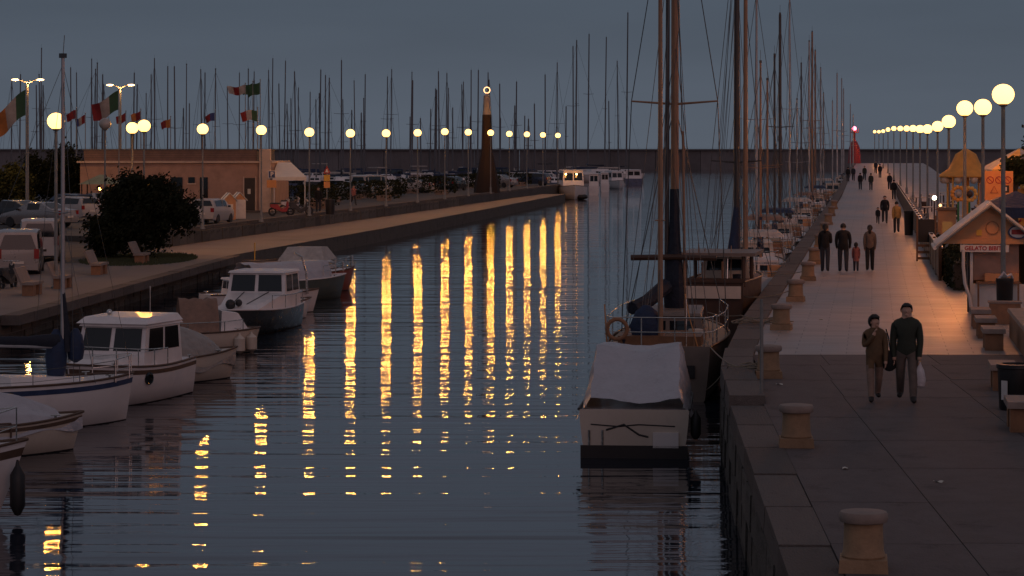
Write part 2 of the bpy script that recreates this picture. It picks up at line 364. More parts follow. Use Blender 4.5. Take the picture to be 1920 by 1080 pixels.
# far bank: promenade, ramped road, retaining wall, lower ledge
EDGE_L = [(-20.1, -5.0), (-15.9, 79.5), (-13.65, 123.5), (-8.26, 165), (5.9, 284)]
def wallx(d): return -8.5 + .1437 * (d - 204)
prom = structure('promenade', MB().prism([(-20.1, -5), (-15.9, 79.5), (-13.65, 123.3), (wallx(126) - .2, 128), (-24, 131), (-22.4, 125), (-18.6, 92), (-18.6, -5)], -3.5, LZ), M['promenade'])
stones(prom, [(-16.2, 74), EDGE_L[1], EDGE_L[2]][1:], LZ - .3, LZ + .012, 2.0, .6, 'coping', 'coping_stone', side=-.5 + 1.0)
for z0, z1, ln in ((LZ - .62, LZ - .32, 1.3), (LZ - 1.0, LZ - .64, 1.0)):
    stones(prom, [(-17.3, 52), EDGE_L[1], EDGE_L[2]], z0, z1, ln, .3, 'stone_wall', 'wall_stone', .04, side=-.35, jit=.03)
LP = [(-13.65, 123.5), (-8.26, 165), (5.9, 284), (wallx(284) - .3, 284), (wallx(124) - .3, 124)]
ledge = structure('lower_walkway', MB().sheet(LP, LZ - .004), M['strip'])
structure('walkway_body', MB().prism(LP, -3.5, LZ - .02), M['stone_wall'], ledge)
road = structure('road', MB().prism([(wallx(126) + .3, 126), (wallx(312) + .3, 312), (wallx(312) - 14, 312), (wallx(232) - 14, 232), (-140, 232), (-140, 138), (-26, 138), (-24.5, 131), (-20.6, 128)], -3.5, 0), M['asphalt'])
structure('lower_road', MB().add([(-19, -5, LZ - .12), (-140, -5, LZ - .12), (-140, 112, LZ - .12), (-18.8, 112, LZ - .12), (-140, 138.2, -.006), (-24.5, 138.2, -.006), (-21, 127, -.35)],
          [(0, 3, 2, 1), (3, 6, 5, 4, 2)]), M['asphalt'])
stones(road, [(wallx(312) + .32, 312), (wallx(126) + .32, 126)], -.1, .09, 2.6, .5, 'coping', 'coping_stone', .02)
stones(road, [(wallx(230) + .32, 230), (wallx(126) + .32, 126)], LZ, -.11, 1.5, .3, 'stone_wall', 'wall_stone', .04, side=-.2, jit=.03)
structure('kerb', MB().hexa([(-18.75, 20, -1), (-18.55, 20, -1), (-18.55, 92, -1), (-18.75, 92, -1)], [(-18.75, 20, LZ + .02), (-18.55, 20, LZ + .02), (-18.55, 92, LZ + .02), (-18.75, 92, LZ + .02)]), M['coping'], prom)
structure('kerb', MB().hexa([(-18.75, 92.02, -1), (-18.55, 92.02, -1), (-22.3, 125, -1), (-22.5, 125, -1)], [(-18.75, 92.02, LZ + .02), (-18.55, 92.02, LZ + .02), (-22.3, 125, LZ + .02), (-22.5, 125, LZ + .02)]), M['coping'], prom)
# breakwater
bw = thing('breakwater', 'long dark concrete breakwater closing the harbour mouth along the horizon', 'breakwater', (0, 681, WZ))
for i in range(34):
    x0 = -190 + i * 12.0
    b = MB(); b.box(x0 + 6, 0, 2.3, 11.9, 5, 5.6); b.build('wall_panel', M['concrete_far'], bw)
b = MB(); b.box(14, -.2, 5.28, 408, 6, .35); b.build('cap', M['concrete_far'], bw)

# ------------------------------------------------------------------ lamps
def lamp_light(parent, z, r, watts, x=0.0, col=(1.0, .365, .058)):
    li = bpy.data.lights.new('lamp_light', 'POINT'); li.energy = watts; li.color = col; li.shadow_soft_size = r
    o = bpy.data.objects.new('lamp_light', li); C.objects.link(o); o.parent = parent; o.location = (x, 0, z)
def globe_lamp(loc, h, r, label, group, lit='lamp', pr=.06, pole='pole_grey', watts=2700):
    t = thing('globe_street_lamp', label, 'street lamp', loc, 0, group)
    b = MB(); b.path([(0, 0, .0), (0, 0, .9), (0, 0, h - r * .9)], pr * 1.1, 8, pr * .75); b.build('pole', M[pole], t, True)
    MB().lathe([(pr * 2.6, 0), (pr * 2.6, .06), (pr * 1.7, .12), (pr * 1.5, .55), (pr * 1.2, .62)], 12).build('base', M[pole], t, True)
    MB().lathe([(pr * .8, h - r * 1.12), (r * .42, h - r * .98), (r * .45, h - r * .86), (r * .3, h - r * .84)], 12).build('collar', M[pole], t, True)
    g = MB(); g.sphere((0, 0, h), r, 18, 12, .93); g.build('globe', M[lit], t, True)
    if lit == 'lamp': lamp_light(t, h, r * 1.03, watts, 0, (1.0, .31, .075) if watts > 2800 else (1.0, .365, .058))
    return t
RL = [(1881, 177, 66.4, .29), (1843, 201, 85, .29), (1809, 203, 90, .29), (1779, 228, 107, .29), (1758, 237, 131, .29), (1739, 242, 150, .29), (1725, 242, 176, .29), (1712, 241, 206, .29),
      (1700, 241, 240, .29), (1688, 241, 272, .29), (1676, 241, 305, .29), (1665, 243, 345, .29), (1656, 246, 385, .27), (1648, 247, 420, .27), (1640, 247, 446, .27)]
for i, (px, py, d, r) in enumerate(RL):
    zt = ZD(py, d); zb = rise(d) if d > 230 else 0.0
    globe_lamp((XD(px, d), d, zb), zt - zb, r, f'glowing globe lamp on a tall pole, {ordinal(i + 1)} from the ice cream kiosk along the pier' if i else 'largest glowing globe lamp, its pole rising in front of the ice cream kiosk', 'globe lamps along the pier', pr=.07, watts=2950)
LL = [(380, 242, 430), (490, 244, 413), (580, 248, 0), (657, 250, 0), (724, 250, 0), (783, 249, 0), (834, 247, 0), (878, 248, 0), (920, 249, 0), (955, 251, 0), (988, 252, 0), (1018, 253, 0), (1046, 254, 0)]
for i, (px, py, _) in enumerate(LL):
    d = 13.3 * 13109 / (1628 - px) * 1.0
    x = XD(px, d)
    globe_lamp((x, d, 0), ZD(py, d), .31, f'glowing globe lamp on the far bank wall, {ordinal(i + 1)} counted from the white hatchback', 'globe lamps along the far bank', pr=.055)
globe_lamp((XD(105, 95), 95, LZ), ZD(227, 95) - LZ, .33, 'glowing globe lamp behind the small sailboat mast, beside two benches', 'globe lamps on the near promenade', pr=.075)
globe_lamp((XD(197, 120), 120, LZ), ZD(232, 120) - LZ, .29, 'unlit globe lamp on a grey pole in front of the dark tree', 'globe lamps on the near promenade', lit='globe_off')
globe_lamp((XD(248, 126), 126, -.2), ZD(240, 126) + .2, .3, 'glowing globe lamp above the dark tree, left one of a close pair', 'globe lamps on the near promenade')
globe_lamp((XD(270, 122), 122, LZ), ZD(236, 122) - LZ, .31, 'glowing globe lamp above the dark tree, right one of a close pair', 'globe lamps on the near promenade')
def twin_lamp(px, py, d, span, label):
    h = ZD(py, d); t = thing('twin_arm_street_light', label, 'street light', (XD(px, d), d, 0), 0, 'twin-arm street lights by the car park')
    MB().path([(0, 0, 0), (0, 0, h - .15)], .1, 8, .055).build('pole', M['pole_grey'], t, True)
    for s in (-1, 1):
        a = MB().path([(0, 0, h - .2), (s * span * .5, 0, h - .02), (s * span * .75, 0, h)], .035, 6).build('arm', M['pole_grey'], t, True)
        hd = MB(); hd.sphere((s * span, 0, h + .02), .21, 12, 8, .36, 1.25, .7); hd.build('lamp_head', M['lamp_street'], a, True)
    lamp_light(t, h - .25, .2, 800, 0, (1.0, .45, .12))
twin_lamp(52, 150, 172, .85, 'tall twin-arm street light with both heads lit, at the left edge')
twin_lamp(226, 160, 186, .78, 'tall twin-arm street light with both heads lit, above the building roof')

# ------------------------------------------------------------------ boats
def hull_sections(L, B, fb, sheer=.25, transom=.8, draft=.35, rake=.35, n=16, bowp=2.2, flare=.9):
    secs = []
    for i in range(n + 1):
        u = i / n; x = -L / 2 + L * u
        if u < .45: hb = B / 2 * (transom + (1 - transom) * math.sin(math.pi / 2 * u / .45))
        else: hb = B / 2 * max(.012, (1 - ((u - .45) / .55) ** bowp))
        zs = fb * (1 + sheer * max(0, (u - .3) / .7) ** 2 + .06 * (1 - u)); k = u ** 4 * rake
        dr = draft * (1 - u ** 5); prof = [(1, zs), (.985, zs * .72), (.95, zs * .38), (flare * (1 - .25 * u), .02), (.6 * (1 - .35 * u), -dr * .55), (.03, -dr)]
        ring = [(x - k * (1 - z / zs) * 1.0 * (fb), y * hb, z) for y, z in prof] + [(x - k * (1 - z / zs) * fb, -y * hb, z) for y, z in reversed(prof)]
        secs.append(ring)
    return secs
def hull_parts(t, L, B, fb, hm, deck=True, lowz=.03, stripe=None, deckm='gel_white', low='antifoul', rubm='rub', **k):
    S = hull_sections(L, B, fb, **k); n = len(S)
    b = MB(); b.loft(S, cap=True, closed=False); b.m = [0] * len(b.m)
    for idx, f in enumerate(b.f):
        if sum(b.v[i][2] for i in f) / len(f) < lowz and len(f) == 4: b.m[idx] = 1
    h = b.build('hull', [M[hm], M[low]], t, True, 50)
    if deck:
        dk = MB(); P = [(s[0][0] * .995, s[0][1] * .97, s[0][2] - .02) for s in S]; Q = [(p[0], -p[1], p[2]) for p in P]
        dk.add(P + Q, [(i, i + 1, n + i + 1, n + i) for i in range(n - 1)]); dk.build('deck', M[deckm], t)
    if n > 15:
        for u, sd in ((1, 1), (1, -1), (n - 4, 1), (n - 4, -1)):
            p = S[u][0]; cl = MB(); y_ = sd * (abs(p[1]) * .9); cl.box(p[0], y_, p[2] + .03, .05, .03, .06); cl.tube((p[0] - .1, y_, p[2] + .065), (p[0] + .1, y_, p[2] + .065), .014, None, 6); cl.build('cleat', M['steel'], t)
    r = MB(); r.path([(s[0][0], s[0][1] + .012, s[0][2]) for s in S] + [(s[-1][0], s[-1][1] - .012, s[-1][2]) for s in reversed(S)], .028, 6); r.build('rub_rail', M[rubm], t, True)
    if stripe:
        for sd in (1, -1):
            g = MB(); vs = []
            for s in S:
                a, c = Vector(s[0]), Vector(s[1])
                for q in (.35, .75):
                    p = a.lerp(c, q); vs.append((p.x + .002, sd * (abs(p.y) + .006), p.z))
            g.add(vs, [(2 * i, 2 * i + 1, 2 * i + 3, 2 * i + 2) for i in range(n - 1)]); g.build('stripe', M[stripe], h)
    return S, h
def rail(t, pts, h, r=.013, n_posts=None, name='guard_rail', mid=True, m='steel'):
    b = MB(); top = [(p[0], p[1], p[2] + h) for p in pts]; b.path(top, r, 6)
    if mid: b.path([(p[0], p[1], p[2] + h * .5) for p in pts], r * .7, 5)
    for p in pts: b.tube(p, (p[0], p[1], p[2] + h), r, None, 6)
    return b.build(name, M[m], t, True)
def fender(t, p, L=.55, r=.11, m='rubber'):
    b = MB(); b.lathe([(.02, L * .62), (.04, L * .5), (r, L * .32), (r, -L * .32), (.05, -L * .5), (.01, -L * .52)], 12, p); o = b.build('fender', M[m], t, True)
    return o
def cabin_block(t, x0, x1, w0, w1, z0, z1, rakef=.35, raker=.1, taper=.86, m='gel_white', win=True, roof=True, lit=False, name='cabin', zs0=.42, zs1=.9):
    """x1 is the front end; raked windscreen; window panes as sub-parts"""
    b = MB(); H = z1 - z0
    bt = [(x0, -w0 / 2, z0), (x1, -w1 / 2, z0), (x1, w1 / 2, z0), (x0, w0 / 2, z0)]
    tp = [(x0 + raker * H, -w0 / 2 * taper, z1), (x1 - rakef * H, -w1 / 2 * taper, z1), (x1 - rakef * H, w1 / 2 * taper, z1), (x0 + raker * H, w0 / 2 * taper, z1)]
    b.hexa(bt, tp); c = b.build(name, M[m], t)
    if roof:
        r = MB(); ov = .06 + .05 * H
        r.hexa([(tp[0][0] - ov, tp[0][1] - ov * .4, z1 + .001), (tp[1][0] + ov, tp[1][1] - ov * .4, z1 + .001), (tp[2][0] + ov, tp[2][1] + ov * .4, z1 + .001), (tp[3][0] - ov, tp[3][1] + ov * .4, z1 + .001)],
               [(tp[0][0] - ov * .6, tp[0][1], z1 + .07), (tp[1][0] + ov * .6, tp[1][1], z1 + .07), (tp[2][0] + ov * .6, tp[2][1], z1 + .07), (tp[3][0] - ov * .6, tp[3][1], z1 + .07)])
        r.build('cabin_roof', M[m], t)
    if win:
        bt = [Vector(v) for v in bt]; tp = [Vector(v) for v in tp]
        def pane(a0, a1, b1, b0, u0, u1, off):
            def P(u, v): return a0.lerp(a1, u).lerp(b0.lerp(b1, u), v) + off
            q = MB(); q.add([P(u0, zs0), P(u1, zs0), P(u1, zs1), P(u0, zs1)], [(0, 1, 2, 3)]); q.build('window_pane', M['glass_lit' if lit else 'glass'], c)
        e = .008
        pane(bt[1], bt[2], tp[2], tp[1], .06, .47, Vector((e, 0, e))); pane(bt[1], bt[2], tp[2], tp[1], .53, .94, Vector((e, 0, e)))
        pane(bt[0], bt[3], tp[3], tp[0], .1, .47, Vector((-e, 0, 0))); pane(bt[0], bt[3], tp[3], tp[0], .53, .9, Vector((-e, 0, 0)))
        k = 2 if (x1 - x0) > 1.0 else 1
        for s, (i, j) in ((-1, (0, 1)), (1, (3, 2))):
            for q in range(k): pane(bt[i], bt[j], tp[j], tp[i], .07 + q * .88 / k, .07 + (q + 1) * .88 / k - .05, Vector((0, s * e, 0)))
    return c
def tarp(t, L, B, z0, zr, x0, x1, m='tarp_white', ridge=.5, drop=.25, name='tarpaulin', bowp=2.0, flat=.35, seed=1):
    rg = random.Random(seed); ph = [rg.uniform(0, 6) for _ in range(6)]
    def fn(u, v):
        x = x0 + (x1 - x0) * u; uu = (x + L / 2) / L
        hb = B / 2 * (1.03 if uu < .45 else max(.03, 1 - ((uu - .45) / .55) ** bowp) * 1.03 + .01)
        s = v * 2 - 1; prof = max(0, 1 - max(0, abs(s) - flat * .5) / (1 - flat * .5))
        z = z0 + (zr - z0) * (prof ** .85) * (math.sin(math.pi * min(1, .12 + u * 1.0)) ** ridge if ridge else 1)
        w = .025 * math.sin(9 * s + ph[0] + 5 * u) + .02 * math.sin(17 * u + ph[1] + 3 * s) + .012 * math.sin(31 * u * (1 + .2 * s) + ph[2])
        if abs(s) > .86: z = z0 - drop * (abs(s) - .86) / .14 * (1 + .25 * math.sin(14 * u + ph[3]))
        return (x, s * hb * (1 + .02 * math.sin(23 * u + ph[4])), z + w)
    b = MB(); b.grid(fn, 26, 22); return b.build(name, M[m], t, True, 60)
def mast_set(t, x, zb, h, r, m='mast_alu', spreaders=((.5, 1.0),), boom=None, cover=None, L=8, B=2.6, stays=True, rr=.009, bm_z=None, deckz=None, stay_z=.35):
    ms = MB().path([(x, 0, zb), (x, 0, zb + h * .5), (x, 0, zb + h)], r, 8, r * .7).build('mast', M[m], t, True)
    b = MB(); b.box(x, 0, zb + h + .05, .14, .1, .1); b.tube((x, 0, zb + h), (x + .04, 0, zb + h + .5), .008); b.build('masthead', M['wire'], ms)
    for f, w in spreaders:
        for s in (-1, 1): MB().tube((x, 0, zb + h * f), (x - .12, s * w, zb + h * f + .07 * w), r * .32, r * .22, 6).build('spreader', M[m], ms, True)
    if stays:
        dz = zb if deckz is None else deckz
        wv = [[(x, 0, zb + h * .98), (L / 2 - .1, 0, dz + stay_z)], [(x, 0, zb + h * .98), (-L / 2 + .1, 0, dz + stay_z)]]
        for s in (-1, 1):
            f, w = spreaders[0]; wv.append([(x, 0, zb + h * .95), (x - .12, s * w, zb + h * f + .07 * w), (x - .25, s * B * .47, dz)]); wv.append([(x, 0, zb + h * f), (x + .3, s * B * .46, dz)])
        for p in wv: MB().path(p, rr, 4).build('stay', M['wire'], ms)
    if boom:
        bz = zb + (bm_z or 1.0); bo = MB().tube((x - .1, 0, bz), (x - boom, 0, bz + .12), r * .6, None, 8).build('boom', M[m], t, True)
        if cover:
            c = MB(); pts = []; 
            for i in range(9):
                u = i / 8; rad = (.16 - .07 * u) * (1 + .12 * math.sin(9 * u)) * min(1, boom / 2.2)
                pts.append([(x - .12 - u * (boom - .2), rad * .8 * math.cos(a), bz + .1 + .12 * u + rad * 1.15 * math.sin(a) + .05 * (1 - u)) for a in [2 * math.pi * k / 10 for k in range(10)]])
            c.loft(pts); c.path([(x + .1, 0, bz - .1), (x + .06, 0, bz + .5), (x, 0, bz + 1.2)], .13, 8, .05); c.build('sail_cover', M[cover], bo, True)
    return ms

# --- small craft on the far bank side of the canal
def boat_at(name, label, px, py, rz, cat='boat', group=None, dx=0.0):
    p = G(px, py, WZ); p.x += dx
    return thing(name, label, cat, p, R(rz), group)
# 1 bow at the lower left edge
t = boat_at('sailing_boat', 'white boat bow with steel rails and a black fender at the lower left edge', -278, 982, 14)
S, h = hull_parts(t, 5.6, 2.1, .98, 'gel_white', stripe='rub', sheer=.32, rake=.5)
rail(t, [(1.0, -.82, .98), (1.75, -.62, 1.05), (2.3, -.36, 1.14), (2.62, 0, 1.2), (2.3, .36, 1.14), (1.75, .62, 1.05), (1.0, .82, .98)], .62, name='pulpit')
fender(t, (2.62, -.34, .5), .8, .125); cabin_block(t, -1.6, .6, 1.3, 1.0, .96, 1.5, m='gel_white')
b = MB(); b.lathe([(.02, .0), (.2, .05), (.23, .35), (.12, .8), (.03, .95)], 10, (1.55, -.15, 1.0), .9, .9); b.build('folded_sail', M['canvas_blue'], t, True)
MB().path([(.6, -.2, 1.3), (1.2, -.1, 1.75), (1.8, .1, 1.35)], .13, 8).build('sail_bag', M['canvas_blue'], t, True)
# 2 tarp covered
t = boat_at('covered_boat', 'small boat under a pale crinkled tarpaulin, next to the lower left bow', -24, 852, 30)
hull_parts(t, 4.0, 1.7, .6, 'gel_cream', stripe='rub', sheer=.25, deckm='gel_cream'); tarp(t, 4.0, 1.7, .62, 1.25, -1.9, 1.98, 'tarp_white', .55, .2, seed=2)
rail(t, [(-.6, -.82, .4), (.2, -.84, .4)], .28, .02, mid=False, name='grab_rail', m='rub')
# 3 small sailing boat with mast
t = boat_at('small_sailboat', 'small white sailboat with a bare mast and blue sail bundle at the left', 68, 800, 40)
hull_parts(t, 4.9, 1.9, .95, 'gel_white', stripe='stripe_blue', sheer=.1, rake=.2)
cb = MB(); cb.hexa([(-.9, -.58, .8), (1.3, -.36, .86), (1.3, .36, .86), (-.9, .58, .8)], [(-.9, -.48, 1.16), (.75, -.22, 1.06), (.75, .22, 1.06), (-.9, .48, 1.16)]); cb.build('coachroof', M['gel_white'], t)
rail(t, [(1.7, -.5, .9), (2.2, -.25, .95), (2.4, 0, .97), (2.2, .25, .95), (1.7, .5, .9)], .5, name='pulpit')
rail(t, [(-1.9, .78, .85), (-2.3, .5, .85), (-2.36, 0, .85), (-2.3, -.5, .85), (-1.9, -.78, .85)], .5, name='pushpit', m='wire')
rail(t, [(-1.8, -.84, .84), (-.6, -.92, .83), (.6, -.82, .86), (1.65, -.52, .9)], .48, .008, name='lifeline', m='wire')
h_m = ZD(105, 55) - WZ - .85
mast_set(t, .66, .95, h_m - .1, .055, 'mast_alu', ((.52, .55),), 1.7, 'canvas_navy', 4.9, 1.9, rr=.006, bm_z=.75, deckz=.95)
b = MB(); b.lathe([(.03, 0), (.2, .08), (.24, .5), (.2, .85), (.05, 1.1)], 10, (.55, .1, 1.0)); b.lathe([(.03, 0), (.16, .08), (.2, .3), (.15, .6), (.05, .75)], 10, (.95, -.05, 1.35)); b.build('bundled_sail', M['canvas_blue'], t, True)
# 4 white cabin boat, bow towards the viewer
t = boat_at('cabin_cruiser', 'white pilothouse boat with wide dark windscreen, bow rail and a round porthole', 220, 752, -107)
S, h = hull_parts(t, 5.2, 2.25, .84, 'gel_white', stripe='rub', sheer=.3, rake=.3, bowp=2.8)
cd = MB(); cd.hexa([(-.2, -.98, .85), (1.9, -.5, .97), (1.9, .5, .97), (-.2, .98, .85)], [(-.2, -.85, 1.16), (1.55, -.34, 1.12), (1.55, .34, 1.12), (-.2, .85, 1.16)]); cd.build('foredeck', M['gel_white'], t)
c = cabin_block(t, -1.6, .45, 1.95, 1.8, .84, 1.8, .3, .0, .93, 'gel_white', zs0=.4, zs1=.95)
b = MB(); b.hexa([(-1.7, -.95, 1.872), (.32, -.93, 1.872), (.32, .93, 1.872), (-1.7, .95, 1.872)], [(-1.6, -.85, 2.04), (.1, -.8, 2.02), (.1, .8, 2.02), (-1.6, .85, 2.04)]); b.build('visor', M['gel_white'], t)
rail(t, [(-.6, 1.04, .86), (.1, 1.02, .88), (.8, .93, .92), (1.5, .7, .99), (2.05, .36, 1.05), (2.25, 0, 1.07), (2.05, -.36, 1.05), (1.5, -.7, .99), (.8, -.93, .92), (.1, -1.02, .88)], .4, .015, name='bow_rail', mid=False)
pw = MB(); pw.lathe([(.15, 0), (.15, .03), (.1, .04), (.1, .01)], 14); po = pw.build('porthole', M['glass'], t, True); po.location = (.55, 1.08, .62); po.rotation_euler = (R(-90), 0, R(-14))
b = MB(); b.tube((-1.2, .3, 2.02), (-1.2, .3, 2.7), .01); b.sphere((-.6, -.5, 2.09), .07); b.build('antenna', M['steel'], t)
# 5 tarp covered, grey
t = boat_at('covered_boat', 'boat under a sagging grey-brown tarpaulin behind the white pilothouse boat', 302, 716, 38)
hull_parts(t, 4.6, 1.8, .62, 'gel_cream', sheer=.3, deckm='gel_cream'); tarp(t, 4.6, 1.8, .66, 1.5, -2.2, 2.25, 'tarp_grey', .45, .3, seed=9)
# 6 open boat with canvas
t = boat_at('open_motorboat', 'open motorboat with a brown canvas windscreen cover and round fenders at its end', 356, 662, 16)
hull_parts(t, 4.2, 1.9, .62, 'gel_cream', sheer=.18, stripe=None, bowp=3.2)
tarp(t, 4.2, 1.3, .72, 1.6, -.35, .8, 'tarp_brown', 0, .1, 'windscreen_cover', seed=4)
cb = MB(); cb.hexa([(.85, -.45, .66), (1.7, -.35, .68), (1.7, .35, .68), (.85, .45, .66)], [(.9, -.36, 1.25), (1.4, -.26, 1.17), (1.4, .26, 1.17), (.9, .36, 1.25)]); cb.build('console', M['gel_white'], t)
rail(t, [(-1.2, -.9, .64), (-.2, -.93, .64), (.9, -.8, .66), (1.5, -.5, .7)], .3, .014, mid=False)
for p in ((1.35, -.75, .28), (1.75, -.48, .3)): fender(t, p, .55, .17, 'gel_cream')
# 7 dark hull cabin boat, bow towards the viewer
t = boat_at('cabin_cruiser', 'dark-hulled cabin boat with a white deckhouse and two big windscreen panes', 478, 620, -100)
hull_parts(t, 6.0, 2.25, .74, 'hull_dark', sheer=.18, rake=.25, bowp=3.2, rubm='gel_white', deckm='gel_white')
dh = MB(); dh.hexa([(-.3, -1.1, .75), (2.3, -.75, .84), (2.3, .75, .84), (-.3, 1.1, .75)], [(-.3, -1.0, 1.28), (1.9, -.6, .98), (1.9, .6, .98), (-.3, 1.0, 1.28)]); dh.build('foredeck_trunk', M['gel_white'], t)
cabin_block(t, -2.0, -.05, 2.1, 2.08, .75, 1.9, .22, 0, .9, 'gel_white', zs0=.47, zs1=.94)
b = MB(); b.path([(-.2, .42, 1.275), (1.85, .25, .995)], .018, 4); b.path([(-.2, -.42, 1.275), (1.85, -.25, .995)], .018, 4); b.build('deck_seam', M['rubber'], t)
b = MB(); b.sphere((2.2, -.2, 1.0), .17, 8, 6); b.sphere((2.1, .05, 1.05), .12, 8, 6); b.build('anchor_bundle', M['rubber'], t)
rail(t, [(-2.4, 1.0, .77), (-1.0, 1.14, .77), (.3, 1.12, .79), (1.4, .98, .84)], .42, .013, mid=False)
# 8 .. 12 further small craft
t = boat_at('small_dinghy', 'small white rowing tender just beyond the dark-hulled cabin boat', 512, 598, 32)
hull_parts(t, 3.0, 1.5, .58, 'gel_white', sheer=.25, deck=True, deckm='gel_cream', bowp=2.8); tarp(t, 3.0, 1.2, .62, .82, -1.2, 1.2, 'tarp_grey', .4, .05, seed=14)
t = boat_at('motor_launch', 'low white launch with a tall bent grey post rising from its side', 492, 587, 24)
hull_parts(t, 4.4, 1.8, .7, 'gel_white', sheer=.22)
cabin_block(t, -1.4, .1, 1.2, 1.1, .7, 1.25, .6, m='gel_white'); MB().path([(1.55, -.55, .7), (1.5, -.55, 1.5), (1.36, -.5, 2.05), (1.1, -.45, 2.2)], .045, 8).build('davit', M['steel'], t, True)
t = boat_at('motorboat', 'white motorboat with a flat grey canopy and a dark green hull', 548, 562, 42)
hull_parts(t, 5.4, 2.1, .8, 'hull_green', sheer=.2, low='hull_green', rubm='gel_white')
tarp(t, 5.4, 1.9, .86, 1.5, -2.4, 1.6, 'tarp_white', 0, .12, seed=15, flat=.8); rail(t, [(.9, -.85, .95), (1.7, -.62, 1.0), (2.4, -.25, 1.06), (2.55, 0, 1.08), (2.4, .25, 1.06), (1.7, .62, 1.0)], .4, .015)
t = boat_at('motorboat', 'little red-brown boat at the far end of the moored row', 596, 546, 40)
hull_parts(t, 3.8, 1.6, .8, 'hull_red', sheer=.25); rail(t, [(.4, -.7, .85), (1.1, -.5, .9), (1.75, -.1, .96)], .5, .014); cabin_block(t, -1.2, .2, 1.1, 1.0, .8, 1.25, .5, m='gel_cream')
t = boat_at('covered_motorboat', 'boat with a big flat white roof cover, farthest of the moored row', 583, 530, 84)
hull_parts(t, 5.6, 2.2, .85, 'gel_white', sheer=.2)
r = MB(); r.hexa([(-2.4, -1.05, 1.08), (1.3, -.95, 1.05), (1.3, .95, 1.05), (-2.4, 1.05, 1.08)], [(-1.6, -.75, 1.66), (.7, -.62, 1.6), (.7, .62, 1.6), (-1.6, .75, 1.66)]); r.build('roof_cover', M['canvas_white'], t)
for s in (-1, 1):
    for x in (-2.2, 1.1): MB().tube((x, s * .95, .85), (x, s * .95, 1.08), .025).build('post', M['steel'], t)
t = boat_at('rowing_boat', 'low grey open rowing boat lying against the quay corner', 485, 508, 8)
hull_parts(t, 3.6, 1.4, .5, 'gel_cream', sheer=.2, deckm='tarp_grey'); b = MB(); b.tube((-.2, -.3, .5), (-.2, -.3, 1.4), .03); b.build('boat_pole', M['sign_yellow'], t)

# --- right side, moored along the pier
BR = math.pi / 2 + PA
t = thing('covered_boat', 'squared white boat under a big white tarpaulin, moored nearest along the near quay', 'boat', (XD(1200, 53.2), 53.2, WZ), BR + R(3))
hull_parts(t, 6.2, 2.15, .9, 'gel_cream', lowz=.3, sheer=.15, transom=1.0, draft=.3, rubm='rubber', bowp=2.6)
def tf(u, v):
    s = v * 2 - 1; w = 1.13 - .10 * u; a = abs(s); x = -2.95 + 5.4 * u
    top = 1.0 + .98 * min(1, .12 + u * 2.3) - .25 * max(0, u - .6) * 2
    if a < .62: y, z = s / .62 * w * .80, top - .05 * math.cos(s * 5)
    else: q = (a - .62) / .38; y, z = math.copysign(w * (.80 + .22 * q), s), top - q * (top - .72) 
    z += .022 * math.sin(12 * u + 6 * s) + .015 * math.sin(25 * s + 3 * u) * (1 if a > .6 else .4); y += .015 * math.sin(21 * u + 9 * z)
    return (x, y, z)
MB().grid(tf, 26, 30).build('tarpaulin', M['tarp_white'], t, True, 60)
b = MB(); b.box(-3.06, 0, .64, .05, 2.02, .5); b.build('transom_board', M['gel_cream'], t); b = MB(); b.box(-3.12, 0, .06, .04, 2.1, .38); b.build('transom_step', M['antifoul'], t)
b = MB(); b.path([(-3.1, .85, .66), (-3.1, .3, .62), (-3.1, -.1, .66), (-3.1, -.8, .63)], .014, 5); b.path([(-3.1, .55, .55), (-3.1, .2, .66), (-3.1, -.1, .46), (-3.1, -.28, .42)], .02, 5); b.build('lashing_rope', M['rubber'], t, True)
for y in (.62, .88):
    b = MB(); b.tube((-3.1, y, .55), (-3.1, y, -.55), .025); b.build('boarding_ladder', M['steel'], t)
fender(t, (-2.9, -1.2, .62), .5, .1); 
b = MB(); b.box(-3.08, -.62, .36, .12, .5, .3); b.build('motor_bracket', M['gel_white'], t)

# big sailing yacht seen from astern
ya = thing('sailing_yacht', 'big sailing yacht moored stern-on with wooden masts, dark boom and a blue-wrapped sail', 'sailboat', (XD(1262, 66), 66, WZ), BR)
hull_parts(ya, 9.5, 2.9, 1.25, 'hull_taupe', sheer=.2, transom=.86, rubm='wood', deckm='wood_pale')
cabin_block(ya, -1.8, 2.0, 1.9, 1.5, 1.25, 1.85, .5, m='hull_taupe', zs0=.3, zs1=.8)
b = MB(); b.box(-3.3, 0, 1.38, 2.1, 2.0, .3); b.build('cockpit_coaming', M['wood'], ya)
b = MB(); b.box(-4.78, .75, .72, .04, .28, .3); b.build('stern_port', M['rubber'], ya); b = MB(); b.box(-4.78, -.75, .72, .04, .28, .3); b.build('stern_port', M['rubber'], ya)
rail(ya, [(-3.4, 1.32, 1.3), (-4.2, 1.28, 1.3), (-4.65, 1.1, 1.3), (-4.68, .4, 1.3), (-4.68, -.4, 1.3), (-4.65, -1.1, 1.3), (-4.2, -1.28, 1.3), (-3.4, -1.32, 1.3)], .7, .016, name='pushpit')
rail(ya, [(-3.3, -1.33, 1.3), (-1.4, -1.42, 1.3), (.6, -1.38, 1.34), (2.4, -1.05, 1.4)], .65, .012, name='lifeline'); rail(ya, [(-3.3, 1.33, 1.3), (-1.4, 1.42, 1.3), (.6, 1.38, 1.34), (2.4, 1.05, 1.4)], .65, .012, name='lifeline')
mast_set(ya, .6, 1.4, 13.5, .115, 'mast_wood', ((.43, 1.12), (.72, .8)), None, None, 9.5, 2.9, rr=.012, deckz=1.3)
mast_set(ya, -4.0, -.1, 10.5, .07, 'mast_wood', ((.42, .12),), None, None, 9.5, 2.0, stays=False)
